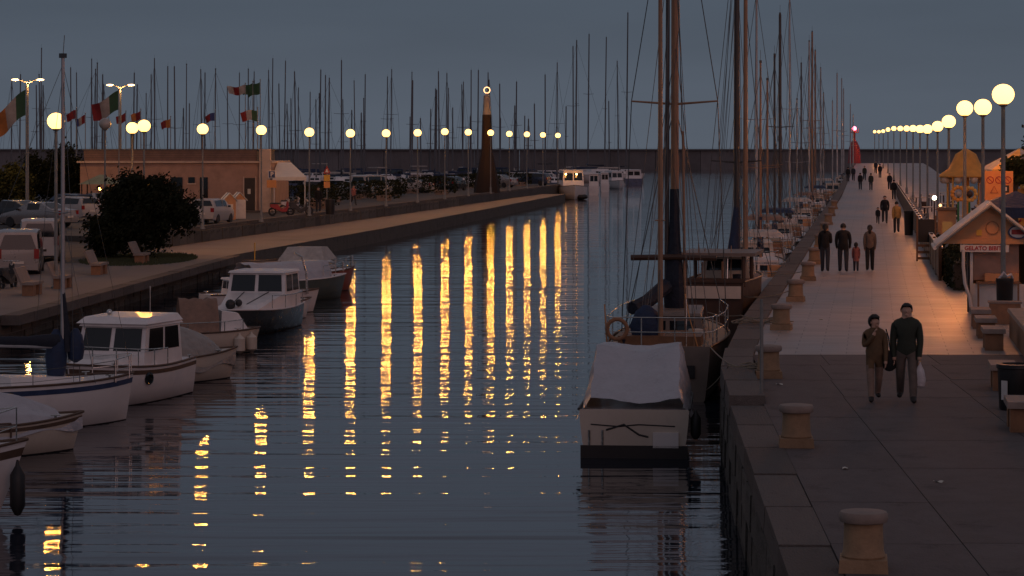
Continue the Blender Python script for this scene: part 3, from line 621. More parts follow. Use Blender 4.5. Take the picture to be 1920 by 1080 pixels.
b = MB(); b.path([(.3, 1.12, 3.22), (.3, -.05, 3.24), (.3, -1.1, 3.22)], .075, 8); b.build('boom', M['wood_dark'], ya, True); MB().tube((.5, .21, 2.0), (.57, .16, 14), .06, .05, 8).build('furled_track', M['mast_dark'], ya, True); MB().tube((.4, -.28, 1.6), (.5, -.22, 6.5), .04, .03, 8).build('spinnaker_pole', M['mast_wood'], ya, True)
b = MB(); b.loft([[(.5 + r_ * math.cos(a) * (1 + .12 * math.sin(3 * a + z_)), r_ * math.sin(a), z_) for a in [2 * math.pi * k / 12 for k in range(12)]] for r_, z_ in ((.1, 1.55), (.26, 1.75), (.29, 2.3), (.25, 2.8), (.2, 3.2), (.16, 3.6), (.135, 4.2), (.12, 5.0))]); b.build('wrapped_sail', M['canvas_navy'], ya, True)
b = MB(); b.path([(-1.2, .95, 2.0), (-.5, .6, 2.15), (.2, .2, 2.5)], .17, 8, .2); b.build('furled_jib', M['canvas_navy'], ya, True)
b = MB(); b.lathe([(.04, 0), (.2, .1), (.25, .4), (.16, .75), (.05, .9)], 10, (-3.9, .35, 1.35), 1.0, 1.7); b.build('sail_bag', M['canvas_blue'], ya, True)
b = MB(); b.path([(-4.75, .98 + .24 * math.cos(a), 1.72 + .24 * math.sin(a)) for a in [2 * math.pi * k / 14 for k in range(14)]], .05, 7, closed=True); b.build('lifebuoy', M['terracotta'], ya, True)
b = MB(); b.path([(-4.6, -.95, 1.3), (-4.62, -.75, 2.0), (-4.3, -.62, 2.55)], .016, 5); b.path([(-4.5, 1.25, 1.3), (-4.55, 1.3, 2.3)], .016, 5); b.build('danbuoy', M['sign_orange'], ya)

# wooden work boat behind it
t = thing('wooden_motorboat', 'dark wooden boat with a cream band across its broad stern and a white canopy frame', 'boat', (XD(1338, 74.5) + .82, 79, WZ), BR - R(2.5))
hull_parts(t, 9, 2.0, 2.05, 'wood_dark', sheer=.05, transom=.86, rubm='wood_pale', deckm='wood')
b = MB(); b.box(-4.57, 0, 1.86, .06, 1.62, .36); b.build('stern_band', M['gel_cream'], t)
b = MB(); b.box(-4.5, 0, 2.2, .14, 1.85, .12); b.build('stern_rail', M['wood_dark'], t)
for x, y in ((-4.2, .85), (-4.2, -.85), (-1.6, .85), (-1.6, -.85)): MB().tube((x, y, 2.0), (x, y, 2.9), .06).build('canopy_post', M['wood_dark'], t)
b = MB(); b.box(-2.9, -.1, 2.95, 3.0, 2.2, .1); b.build('canopy', M['hull_taupe'], t)
cabin_block(t, -1.2, 2.2, 1.5, 1.3, 2.05, 2.75, .3, m='gel_cream')
mast_set(t, 2.6, 2.0, 12.0, .11, 'mast_dark', ((.3, .8),), None, None, 9, 2.4, rr=.01, stays=True)
b = MB(); b.tube((2.35, -.3, 1.9), (2.4, -.3, 11.5), .085, .06); b.build('topmast', M['mast_wood'], t, True)
MB().path([(-4.4, -.25, 1.8), (-4.42, -.25, 2.75)], .025, 6).build('flag_staff', M['wood'], t)
b = MB(); b.path([(2.5, .05, 2.3), (2.5, .08, 2.8), (2.55, .06, 3.3), (2.6, 0, 4.2)], .27, 9, .1); b.build('wrapped_sail', M['canvas_blue'], t, True)

# deck gear, halyards and stanchions on both
rgc = random.Random(55)
for th_, x0, mx, mz, hb in ((ya, -4.3, .6, 1.4, 1.2), (t, -4.0, 2.6, 2.0, .8)):
    zd = 1.3 if th_ is ya else 2.12
    for k in range(11):
        MB().path([(mx, rgc.uniform(-.1, .1), mz + rgc.uniform(4, 12)), (mx + rgc.uniform(-3.5, 1.0), rgc.choice((-1, 1)) * rgc.uniform(.3, hb), zd)], .008, 4).build('halyard', M['wire'], th_)
    for k in range(9):
        x, y = rgc.uniform(x0, 1.5), rgc.choice((-1, 1)) * rgc.uniform(.45, hb * .85); b = MB(); s_ = rgc.uniform(.14, .34)
        if k % 3 == 0: b.box(x, y, zd + s_ * .5, s_ * 1.3, s_, s_, rgc.uniform(0, 1), .92)
        elif k % 3 == 1: b.lathe([(s_ * .4, 0), (s_ * .5, s_ * .8), (s_ * .45, s_ * .85)], 10, (x, y, zd))
        else: b.path([(x + .17 * math.cos(q * .8), y + .15 * math.sin(q * .8), zd + .03 + .008 * q) for q in range(22)], .018, 5)
        b.build(('gear_box', 'bucket', 'rope_coil')[k % 3], M[rgc.choice(['gel_cream', 'terracotta', 'canvas_navy', 'rope', 'wood', 'canvas_white'])], th_, k % 3 > 0)
    for k in range(6): x, y = rgc.uniform(x0 - .3, x0 + 1.2), rgc.choice((-1, 1)) * rgc.uniform(.2, hb); MB().tube((x, y, zd), (x + rgc.uniform(-.15, .15), y, zd + rgc.uniform(.6, 1.5)), .014, None, 5).build('stanchion', M[rgc.choice(['steel', 'wood', 'mast_wood'])], th_)

# rows of yachts further along the pier, by mast
PM = [(1420, 118, 99, 'mast_wood', .05), (1413, -40, 109, 'mast_alu', .06), (1433, 150, 119, 'mast_wood', .06), (1448, 104, 128, 'mast_dark', .07), (1457, 27, 136, 'mast_dark', .1), (1475, -30, 147, 'mast_alu', .06), (1491, 187, 160, 'mast_alu', .06), (1499, 120, 172, 'mast_far', .07),
      (1513, 78, 190, 'mast_alu', .08), (1519, 60, 204, 'mast_wood', .1), (1526, 95, 218, 'mast_wood', .09), (1536, 128, 240, 'mast_alu', .09), (1542, 175, 258, 'mast_alu', .09), (1559, 190, 290, 'mast_alu', .09),
      (1567, 138, 315, 'mast_alu', .11), (1576, 148, 340, 'mast_alu', .11), (1580, 167, 362, 'mast_alu', .11), (1593, 196, 400, 'mast_alu', .11), (1598, 215, 425, 'mast_alu', .11)]
hulls = ['gel_white', 'gel_cream', 'gel_white', 'hull_dark', 'gel_white', 'gel_blue']; covers = ['canvas_blue', 'canvas_navy', 'canvas_white', 'canvas_blue']
rg = random.Random(5)
for i, (px, py, d, mm, mr) in enumerate(PM):
    L = min(9.5, 7.2 + rg.uniform(0, 2)); x = XD(px, d); B_ = 2.5
    x = min(x, pier(-3.4, d) - .3 - B_ / 2 + .1)
    t = thing('moored_yacht', f'yacht moored along the pier, its mast {ordinal(i + 1)} in line beyond the wooden boat', 'sailboat', (XD(px, d), d - 1, WZ), BR + R(rg.uniform(-2, 2)), 'yachts moored along the pier')
    fbd = rg.uniform(1.0, 1.25)
    hull_parts(t, L, B_, fbd, hulls[i % 6], sheer=.18, transom=.8, n=10)
    cabin_block(t, -1.6, 1.8, 1.7, 1.3, fbd, fbd + .55 + .3 * (i % 3 == 1), .5, m=['gel_white', 'gel_cream', 'wood_pale'][i % 3], zs0=.3, zs1=.8)
    hgt = ZD(py, d) - WZ - fbd
    mast_set(t, 1.0, fbd, hgt, mr, mm, ((.5, .75),), 2.9, covers[i % 4], L, B_, stays=d < 260, rr=.011 if d < 150 else .014, deckz=fbd)
    if d < 260:
        rail(t, [(-L / 2 + 1.2, 1.02, fbd + .03), (-L / 2 + .2, .9, fbd + .03), (-L / 2 + .15, -.9, fbd + .03), (-L / 2 + 1.2, -1.02, fbd + .03)], .6, .018, name='pushpit')
        if i % 2 == 0:
            b = MB(); b.hexa([(-2.9, -.95, fbd + 1.55), (-1.2, -.9, fbd + 1.6), (-1.2, .9, fbd + 1.6), (-2.9, .95, fbd + 1.55)], [(-2.7, -.7, fbd + 1.72), (-1.35, -.65, fbd + 1.78), (-1.35, .65, fbd + 1.78), (-2.7, .7, fbd + 1.72)]); b.build('bimini', M[['canvas_white', 'tarp_brown', 'canvas_blue'][i // 2 % 3]], t)
            for s in (-1, 1): MB().path([(-2.7, s * .95, fbd), (-2.7, s * .93, fbd + 1.56)], .018, 5).build('bimini_post', M['steel'], t)
        b = MB(); b.box(-L / 2 + .25, .3, fbd + .35, .22, .5, .5); b.build('life_raft', M['orange_panel' if i % 2 else 'gel_white'], t); b = MB(); b.box(-2.3, -.6, fbd + .25, .5, .5, .45); b.build('deck_locker', M[['orange_panel', 'gel_white', 'terracotta'][i % 3]], t)
        if d < 215: fender(t, (-1.0, -B_ / 2 - .12, .75), .6, .12, 'canvas_white' if i % 2 else 'rubber')

# marina forest of masts on the far side
MM = [(16, 147), (32, 140), (65, 160), (76, 160), (80, 92), (89, 140), (130, 127), (140, 137), (160, 130), (166, 111), (178, 140), (187, 146), (197, 119), (235, 137), (270, 176), (280, 140), (288, 110), (310, 125), (332, 126), (351, 195), (364, 121), (376, 131), (385, 137), (392, 157),
      (417, 130), (446, 137), (471, 135), (479, 130), (495, 110), (504, 132), (530, 114), (537, 195), (559, 135), (585, 131), (592, 187), (612, 142), (629, 147), (641, 114), (663, 152), (670, 140), (678, 212), (692, 185), (725, 144), (730, 130), (765, 220), (769, 151), (783, 136), (806, 205), (815, 167), (822, 134),
      (837, 137), (849, 202), (869, 159), (881, 132), (895, 131), (916, 137), (930, 150), (967, 153), (1002, 195), (1022, 140), (1042, 118), (1069, 200), (1074, 86), (1092, 76), (1101, 63), (1123, 70), (1148, 115), (1152, 190), (1174, 23)]
rg = random.Random(4)
MM = sorted(MM + [(rg.uniform(20, 1060), rg.uniform(150, 235)) for _ in range(24)])
rg = random.Random(11)
for i, (px, py) in enumerate(MM):
    zt = rg.uniform(13, 16.5) if py < 165 else rg.uniform(9.5, 11.5)
    if py > 205: zt = 8.5
    d = (zt - CH) * F / (HY - py); lim = 256
    if px > 480: lim = 334 + rg.uniform(0, 70)
    if px > 1050: lim = 425 + rg.uniform(0, 90)
    d = max(lim + rg.uniform(0, 25), min(d, 560)); zt = ZD(py, d)
    L = max(6.5, min(12, (zt + 1.5) * .68)); fbd = .9 + .03 * L
    t = thing('marina_yacht', f'yacht in the crowded far marina, {ordinal(i + 1)} bare mast counted from the left edge', 'sailboat', (XD(px, d), d, WZ), R(rg.choice((85, -95, 90, 80, 20, 160)) + rg.uniform(-8, 8)), 'yachts in the far marina')
    t.rotation_euler[0] = R(rg.uniform(-.7, .7)); t.rotation_euler[1] = R(rg.uniform(-.9, .9))
    hull_parts(t, L, L * .3, fbd, rg.choice(['gel_white', 'gel_white', 'gel_cream', 'gel_blue', 'hull_dark']), sheer=.15, n=7)
    cabin_block(t, -L * .18, L * .2, L * .2, L * .14, fbd, fbd + .6, .6, m='gel_white', win=i % 2 == 0, roof=False)
    mr = max(.08, d * .0003) * rg.uniform(.85, 1.15)
    mast_set(t, L * .1, fbd, zt - WZ - fbd, mr, 'mast_far', ((rg.uniform(.42, .6), L * .09),), L * .32, rg.choice(covers), L, L * .3, stays=(i % 3 == 0), rr=.016, deckz=fbd)
# power boats and ferry at the end of the far bank
def cruiser(name, label, px0, px1, pyw, pyt, rz, L, hm='gel_white', lit=False, fly=False):
    d = (CH - WZ) * F / (pyw - HY); B_ = (px1 - px0) / F * d * .96; t = thing(name, label, 'boat', (XD((px0 + px1) / 2, d), d + L * .35, WZ), R(rz))
    hgt = ZD(pyt, d) - WZ; fbd = hgt * .42; hull_parts(t, L, B_, fbd, hm, sheer=.2, n=10, transom=.92)
    cabin_block(t, -L * .4, L * .18, B_ * .86, B_ * .72, fbd, hgt, .3, .0, .92, 'gel_white', zs0=.4, zs1=.85, lit=lit)
    return t
fy = cruiser('passenger_ferry', 'white passenger boat with small warm cabin lights moored at the end of the far bank', 1046, 1104, 374, 320, -88, 9)
for y_ in (-.9, .35):
    b = MB(); b.sphere((1.75, y_, 2.9), .1, 8, 6); b.build('cabin_light', M['bulb'], fy, True)
cruiser('motor_cruiser', 'narrow white motorboat tucked right beside the lit passenger boat', 1104, 1126, 366, 326, 88, 8)
cruiser('motor_cruiser', 'pale blue-grey motorboat, second beyond the lit passenger boat', 1125, 1143, 360, 324, 90, 8)
cruiser('motor_cruiser', 'round-nosed white motorboat near the harbour mouth', 1141, 1172, 354, 322, -85, 9)
cruiser('motor_cruiser', 'grey covered motorboat, last one before the open harbour water', 1170, 1206, 347, 319, 90, 9, 'gel_blue')
t = thing('inflatable_dinghy', 'dark inflatable dinghy tied up under the lit passenger boat', 'dinghy', (XD(1078, 300), 297, WZ), R(-60))
b = MB(); b.path([(1.9 * math.cos(a), .75 * math.sin(a) , .3) for a in [2 * math.pi * k / 20 for k in range(20)]], .26, 8, closed=True); b.build('tube', M['rubber'], t, True)
b = MB(); b.box(0, 0, .22, 3, 1.1, .1); b.build('floor', M['hull_dark'], t)

rg = random.Random(77); k = 0
for px in range(330, 1060, 34):
    px = px + rg.uniform(-10, 10); d = (330 if px > 480 else 262) + rg.uniform(0, 90); k += 1
    if px > 900: d += 40
    t = thing('marina_motorboat', f'low motorboat among the marina masts, {ordinal(k)} counted from the building', 'boat', (XD(px, d), d, WZ), R(rg.uniform(0, 360)), 'motorboats in the far marina')
    L = rg.uniform(6.5, 10); fbd = rg.uniform(.95, 1.3); hull_parts(t, L, L * .32, fbd, rg.choice(['gel_white', 'gel_blue', 'hull_dark', 'gel_white']), sheer=.2, n=7)
    cabin_block(t, -L * .3, L * .2, L * .24, L * .2, fbd, fbd + rg.uniform(.8, 1.6), .7, m=rg.choice(['gel_white', 'canvas_blue', 'gel_white']))
    if k % 3 == 0: b = MB(); b.box(-L * .1, 0, fbd + 2.3, 2.2, L * .22, .12); b.tube((-L * .1, 0, fbd + .8), (-L * .1, 0, fbd + 2.3), .1); b.build('bimini', M[rg.choice(['canvas_white', 'canvas_navy'])], t)

# ------------------------------------------------------------------ pier furniture
BOL = [(1619, 1072), (1493, 840), (1441, 711), (1465, 621), (1492, 568), (1515, 529), (1527, 498), (1537, 468), (1546, 443), (1553, 424), (1559, 408), (1564, 395)]
for i, (px, py) in enumerate(BOL):
    p = G(px, py - 3); t = thing('mooring_bollard', f'squat stone mooring bollard with a flat cap, {ordinal(i + 1)} from the bottom edge along the quay', 'bollard', p, random.uniform(-.1, .1) + PA, 'stone bollards along the quay edge')
    b = MB(); b.box(0, 0, .07, .52, .52, .14, 0, .96); b.build('plinth', M['bollard'], t)
    MB().lathe([(.22, .13), (.235, .16), (.215, .22), (.205, .46), (.21, .5), (.22, .51)], 20).build('shaft', M['bollard'], t, True)
    MB().lathe([(.2, .505), (.25, .52), (.262, .55), (.26, .6), (.245, .625), (.12, .64), (.001, .645)], 20).build('cap', M['bench_stone'], t, True)
def rope(pts, label, r=.014, sag=.3):
    P = []
    for a, b in zip(pts, pts[1:]):
        a, b = Vector(a), Vector(b)
        for k in range(9): u = k / 9; q = a.lerp(b, u); q.z -= sag * 4 * u * (1 - u); P.append(q)
    P.append(Vector(pts[-1])); o = MB().path(P, r, 5).build('mooring_rope', M['rope'], None, True); tag(o, label, 'rope', 'mooring ropes'); return o
def bp(i, z=.3): p = G(BOL[i][0], BOL[i][1] - 3); return (p.x - .2, p.y, z)
rope([bp(2), (4.25, 50.2, .2), (3.9, 51.5, -.4)], 'rope from the third bollard to the tarpaulined boat', sag=.04)
rope([bp(2, .2), (4.3, 51, .19), (4.6, 61.5, -.1)], 'rope from the third bollard to the big yacht stern', sag=.05)
rope([bp(3), (5.9, 66.0, .15), (5.2, 68, .1)], 'rope from the fourth bollard to the big yacht', sag=.05)
rope([bp(4), (7.0, 74, .15), (6.6, 75.4, .2)], 'rope from the fifth bollard to the wooden boat', sag=.05)
rope([bp(5), (8.9, 88, .15), (8.4, 90, .1)], 'rope from the sixth bollard towards the yachts beyond', sag=.05)
for k, (px, py) in enumerate(((1405, 700), (1455, 606), (1400, 612))):
    p = G(px, py); t = thing('rope_coil', ['loose rope coil on the quay beside the third bollard', 'rope coil on the quay beside the fourth bollard', 'rope heap at the quay edge near the big yacht'][k], 'rope', (p.x, p.y, .09 if p.x < edge_r(p.y) + .7 else .02), 0, 'rope coils')
    b = MB(); b.path([((.12 + .012 * q) * math.cos(q * .7), (.12 + .012 * q) * math.sin(q * .7) * 1.2, .03 + .02 * math.sin(q * 1.3) + .05 * (q % 5 == 0)) for q in range(28)], .018, 5); b.build('coil', M['rope'], t, True)
t = thing('mooring_post', 'thin grey iron post standing at the quay edge by the raised step', 'post', G(1428, 752), 0)
MB().tube((0, 0, -.05), (0, 0, 1.8), .035, .03, 10).build('post', M['pole_grey'], t, True); MB().lathe([(.07, 0), (.07, .05), (.04, .07)], 10).build('foot', M['pole_grey'], t)

def stone_bench(px, py, label, back=False, rz=None, w=1.6, z=0.0, m='terracotta'):
    t = thing('stone_bench', label, 'bench', G(px, py, z), (PA + math.pi / 2) if rz is None else rz, 'stone benches')
    b = MB(); b.box(0, .0, .43, w, .5, .1, 0, .97); b.build('seat', M['bench_stone'], t)
    if back:
        for s in (-1, 1): b = MB(); b.box(s * w * .3, 0, .19, .42, .4, .38); b.build('leg', M[m], t)
        b = MB(); b.hexa([(-w / 2, .2, .48), (w / 2, .2, .48), (w / 2, .28, .48), (-w / 2, .28, .48)], [(-w / 2, .42, .98), (w / 2, .42, .98), (w / 2, .5, .98), (-w / 2, .5, .98)]); b.build('backrest', M['bench_stone'], t)
    else:
        for s in (-1, 1): b = MB(); b.box(s * w * .32, 0, .19, .3, .4, .38); b.build('leg', M[m], t)
    return t
for i, (px, py) in enumerate(((1903, 812), (1868, 736), (1850, 662), (1836, 640), (1826, 622))):
    stone_bench(px + 12, py - 8, f'low stone bench on the right of the quay, {ordinal(i + 1)} from the bottom edge', w=1.25)
def bin_thing(loc, label, r, h, m='paint_black', bag=False, stripe=None):
    t = thing('litter_bin', label, 'bin', loc, 0, 'litter bins')
    MB().lathe([(r * .86, 0), (r * .9, .04), (r, h * .9), (r * 1.06, h * .92), (r * 1.06, h), (r * .8, h + .01), (r * .78, h * .7)], 16).build('body', M[m], t, True)
    if bag: b = MB(); b.path([(-r * .7, -r * .3, h), (-r * .2, -r * .5, h + .16), (r * .2, -r * .2, h + .05), (r * .7, -.02, h + .1), (r, .1, h)], .035, 6); b.build('bag_edge', M['plastic_bag'], t, True)
    if stripe: b = MB(); b.box(-r * .75, -r * .72, h * .45, .12, .01, h * .42, R(-45)); b.build('label_plate', M['paint_white'], t)
    return t
bin_thing(G(1904, 768), 'black litter bin with a white label between the two nearest benches', .31, .78, stripe=True)
bin_thing((XD(1881, 65.9), 65.7, 0), 'dark slatted litter bin at the foot of the largest lamp', .22, 1.12, 'paint_black', True)
bin_thing(G(1704, 441), 'tall black bin standing on the pier near the dark fence', .24, 1.25)
t = thing('stone_planter', 'brown stone box planter in front of the kiosk bin', 'planter', G(1884, 607), PA)
b = MB(); b.box(0, 0, .27, .8, .5, .54, 0, .96); b.build('box', M['terracotta'], t); b = MB(); b.box(0, 0, .55, .84, .54, .05); b.build('rim', M['bench_stone'], t)
# low parapet right of the benches
t = thing('parapet_wall', 'low brown parapet wall behind the benches at the right edge', 'wall', (0, 0, 0))
for i in range(13):
    d0, d1 = 32 + i * 2.2, 34.17 + i * 2.2
    b = MB(); b.hexa([(pier(3.25, d0), d0, -.02), (pier(4.0, d0), d0, -.02), (pier(4.0, d1), d1, -.02), (pier(3.25, d1), d1, -.02)], [(pier(3.25, d0), d0, .6), (pier(4.0, d0), d0, .6), (pier(4.0, d1), d1, .6), (pier(3.25, d1), d1, .6)]); b.build('wall_block', M['terracotta'], t)
    b = MB(); b.hexa([(pier(3.2, d0), d0 + .005, .603), (pier(4.05, d0), d0 + .005, .603), (pier(4.05, d1), d1 + .02, .603), (pier(3.2, d1), d1 + .02, .603)], [(pier(3.22, d0), d0 + .005, .68), (pier(4.03, d0), d0 + .005, .68), (pier(4.03, d1), d1 + .02, .68), (pier(3.22, d1), d1 + .02, .68)]); b.build('cap_stone', M['bench_stone'], t)

def text_mesh(s, size, name, m, parent, loc, rot, extrude=.004, bold=False):
    cu = bpy.data.curves.new(name, 'FONT'); cu.body = s; cu.size = size; cu.align_x = 'CENTER'; cu.align_y = 'CENTER'; cu.extrude = extrude; cu.resolution_u = 3; cu.offset = size * (.03 if bold else 0)
    o = bpy.data.objects.new(name, cu); C.objects.link(o); dg = bpy.context.evaluated_depsgraph_get(); me = bpy.data.meshes.new_from_object(o.evaluated_get(dg)); bpy.data.objects.remove(o)
    me.materials.clear(); me.materials.append(m); q = bpy.data.objects.new(name, me); C.objects.link(q); q.parent = parent; q.location = loc; q.rotation_euler = rot; return q

# kiosk
K = thing('ice_cream_kiosk', 'small gabled ice cream kiosk with pale roof and GELATO BIBITE sign', 'kiosk', (XD(1868, 68.5), 69.6, 0), PA)
w = 1.18
b = MB(); b.box(-.5, 0, 1.0, .08, 2.2, 2.0); b.build('side_wall', M['paint_white'], K); b = MB(); b.box(w, 0, 1.0, .08, 2.2, 2.0); b.build('side_wall', M['paint_white'], K)
b = MB(); b.box(.34, 1.06, 1.0, w + .4, .08, 2.0); b.build('back_wall', M['orange_panel'], K); b = MB(); b.box(.36, .2, .02, 1.6, 1.6, .04); b.build('floor', M['slab'], K)
b = MB(); b.add([(-w - .04, -1.12, 1.92), (w + .04, -1.12, 1.92), (0, -1.12, 2.9)], [(0, 1, 2)]); b.add([(-w - .04, -1.06, 1.92), (w + .04, -1.06, 1.92), (0, -1.06, 2.9)], [(0, 2, 1)]); g = b.build('gable_panel', M['orange_panel'], K)
b = MB(); b.box(0, -1.14, 1.96, 2 * w + .2, .1, .12); b.build('fascia_beam', M['orange_panel'], K)
for s in (-1, 1):
    b = MB(); e, zz = s * (w + .28), 1.98 - .28 * .83 + .06
    b.hexa([(0, -1.35, 2.96), (e, -1.35, zz), (e, 1.3, zz), (0, 1.3, 2.96)], [(0, -1.35, 3.03), (e, -1.35, zz + .07), (e, 1.3, zz + .07), (0, 1.3, 3.03)]); rf = b.build('roof', M['paint_white'], K)
    b = MB(); b.path([(0, -1.37, 2.93), (e, -1.37, zz - .02)], .035, 6); b.build('roof_edge', M['pole_grey'], rf)
    b = MB(); b.path([(e * 1.01, -1.4, zz - .02), (e * 1.01, 1.3, zz - .02)], .05, 8); b.build('gutter', M['paint_white'], rf, True)
sb = MB(); sb.box(-.16, -1.2, 1.78, 1.28, .03, .19); sg = sb.build('sign_board', M['paint_white'], K)
text_mesh('GELATO BIBITE', .155, 'lettering', M['paint_red'], sg, (-.16, -1.219, 1.78), (R(90), 0, 0), bold=True)
b = MB(); b.box(-.3, -1.135, 2.2, .14, .02, .15); b.build('yellow_sticker', M['sign_yellow'], K)
b = MB(); b.path([(.05 + .17 * math.cos(a), -1.135, 2.33 + .17 * math.sin(a)) for a in [2 * math.pi * k / 18 for k in range(18)]], .012, 5, closed=True); b.build('painted_ring', M['terracotta'], K)
b = MB(); b.lathe([(.26, 0), (.26, .03), (.001, .031)], 22, (0, 0, 0), 1.0, .72); q = b.build('oval_badge', M['paint_blue'], K, True); q.location = (.72, -1.13, 2.22); q.rotation_euler = (R(90), 0, 0)
b = MB(); b.lathe([(.22, 0), (.22, .035), (.001, .036)], 22, (0, 0, 0), 1.0, .68); q2 = b.build('badge_face', M['paint_white'], q); b = MB(); b.box(0, 0, .04, .34, .13, .012); b.build('badge_band', M['paint_red'], q)
b = MB(); b.box(.2, -1.2, .87, 1.15, .34, .05); b.build('counter', M['wood'], K); b = MB(); b.box(.16, -.86, 1.42, 1.2, .04, 1.0); b.build('added_wall_panel', M['plaster'], K); b = MB(); b.box(.2, -1.09, .42, 1.36, .06, .82); b.build('counter_front', M['paint_white'], K)  # second panel: back wall added close to the opening to catch the lamplight
b = MB(); b.box(.3, -.98, 1.0, .9, .2, .2); b.build('ice_cream_chest', M['orange_panel'], K)
for x in (-.33, .72): b = MB(); b.box(x, -1.34, .42, .05, .05, .84); b.build('counter_leg', M['wood'], K)
b = MB(); b.path([(-.5, -1.25, .02), (-.55, -1.25, .45), (-.68, -1.25, .85), (-.72, -1.25, 1.3), (-.72, -1.25, 1.75)], .045, 8); b.build('bent_pole', M['paint_white'], K, True)
b = MB(); b.grid(lambda u, v: (-.58 + .02 * math.sin(9 * u), -1.15 + u * .9 + .03 * math.sin(20 * u), .05 + v * 1.8), 14, 4); b.build('side_curtain', M['canvas_navy'], K)

# hedge beside the kiosk, dark fence, wooden rack, tables
def leaf_box(mb, c, s, n, size, rg, up=.2):
    for _ in range(n):
        p = [c[i] + s[i] * (rg.random() - .5) for i in range(3)]
        # push to the surface
        k = rg.randrange(3)
        if rg.random() < .75: p[k] = c[k] + s[k] * (.5 if rg.random() < .6 else -.5) * rg.uniform(.8, 1.12)
        leaf(mb, Vector(p), size * rg.uniform(.6, 1.4), rg)
def leaf(mb, p, s, rg):
    a = Vector((rg.gauss(0, 1), rg.gauss(0, 1), rg.gauss(0, 1))).normalized(); b_ = a.orthogonal().normalized(); c_ = a.cross(b_)
    mb.add([p - b_ * s, p + c_ * s * .55, p + b_ * s, p - c_ * s * .55], [(0, 1, 2, 3)])
rg = random.Random(3)
t = thing('hedge', 'dense dark green hedge beside the ice cream kiosk', 'hedge', (0, 0, 0))
b = MB()
for d in [80.5 + i * 1.0 for i in range(20)]: leaf_box(b, (pier(2.85, d), d, .52), (.75, 1.1, 1.0), 420, .06, rg)
b.build('foliage', M['leaf_hedge'], t)
b = MB(); d0, d1 = 80.2, 100.2; b.hexa([(pier(2.55, d0), d0, 0), (pier(3.15, d0), d0, 0), (pier(3.15, d1), d1, 0), (pier(2.55, d1), d1, 0)], [(pier(2.58, d0), d0, .85), (pier(3.12, d0), d0, .85), (pier(3.12, d1), d1, .85), (pier(2.58, d1), d1, .85)]); b.build('stems', M['bark'], t)
t = thing('panel_fence', 'long black panel fence with a pale capped top along the pier side', 'fence', (0, 0, 0))
for i in range(38):
    d0 = 86 + i * 4.0; d1 = d0 + 3.9; z0, z1 = rise(d0), rise(d1); o_ = 2.25
    b = MB(); b.hexa([(pier(o_, d0), d0, z0 + .06), (pier(o_ + .06, d0), d0, z0 + .06), (pier(o_ + .06, d1), d1, z1 + .06), (pier(o_, d1), d1, z1 + .06)], [(pier(o_, d0), d0, z0 + 1.08), (pier(o_ + .06, d0), d0, z0 + 1.08), (pier(o_ + .06, d1), d1, z1 + 1.08), (pier(o_, d1), d1, z1 + 1.08)]); p = b.build('fence_panel', M['paint_black'], t)
    b = MB(); b.hexa([(pier(o_ - .03, d0), d0, z0 + 1.083), (pier(o_ + .14, d0), d0, z0 + 1.083), (pier(o_ + .14, d1), d1, z1 + 1.083), (pier(o_ - .03, d1), d1, z1 + 1.083)], [(pier(o_ - .03, d0), d0, z0 + 1.14), (pier(o_ + .14, d0), d0, z0 + 1.14), (pier(o_ + .14, d1), d1, z1 + 1.14), (pier(o_ - .03, d1), d1, z1 + 1.14)]); b.build('cap_rail', M['paint_white'], p)
    b = MB(); b.box(pier(o_ + .03, d0), d0 - .03, z0 + .6, .1, .1, 1.2); b.build('fence_post', M['wood_dark'], p)
    if i < 22:
        b = MB(); x = pier(o_ + .16, d0 + 2); b.add([(x - .02, d0 + 1.2, z0 + 1.15), (x + .34, d0 + 2.6, z0 + 1.16), (x + .05, d0 + 2.0, z0 + .75)], [(0, 1, 2)]); b.build('pennant', M['canvas_white'], p)
t = thing('wooden_rack', 'brown wooden rack with horizontal rungs beside the hedge', 'rack', G(1737, 490), PA)
for s in (-1, 1): b = MB(); b.box(s * .36, 0, .9, .07, .07, 1.8); b.build('post', M['wood'], t)
for z in (.12, .36, .62): b = MB(); b.box(0, 0, z, .66, .05, .1); b.build('rung', M['wood'], t)
b = MB(); b.box(0, .02, 1.2, .64, .03, .9); b.build('dark_panel', M['paint_black'], t)
rg = random.Random(21)
for i in range(12):
    d = 92 + i * 9.5; off = 3.6 + (i % 3) * 1.1
    t = thing('cafe_table', f'pale terrace table behind the black fence, {ordinal(i + 1)} from the kiosk end', 'table', (pier(off, d), d, rise(d)), PA + rg.uniform(-.1, .1), 'terrace tables behind the fence')
    b = MB(); b.box(0, 0, .98, 1.3, .8, .06); b.build('table_top', M['gel_cream'], t)
    for sx in (-1, 1):
        for sy in (-1, 1): MB().tube((sx * .55, sy * .32, 0), (sx * .52, sy * .3, .96), .03).build('leg', M['wood_dark'], t)
    if i % 2 == 0:
        for sx in (-1, 1): b = MB(); b.box(sx * .9, 0, .46, .42, .42, .05); b.box(sx * 1.1, 0, .75, .05, .42, .55); b.box(sx * .9, 0, .22, .36, .36, .42); b.build('chair', M['wood_dark'], t)

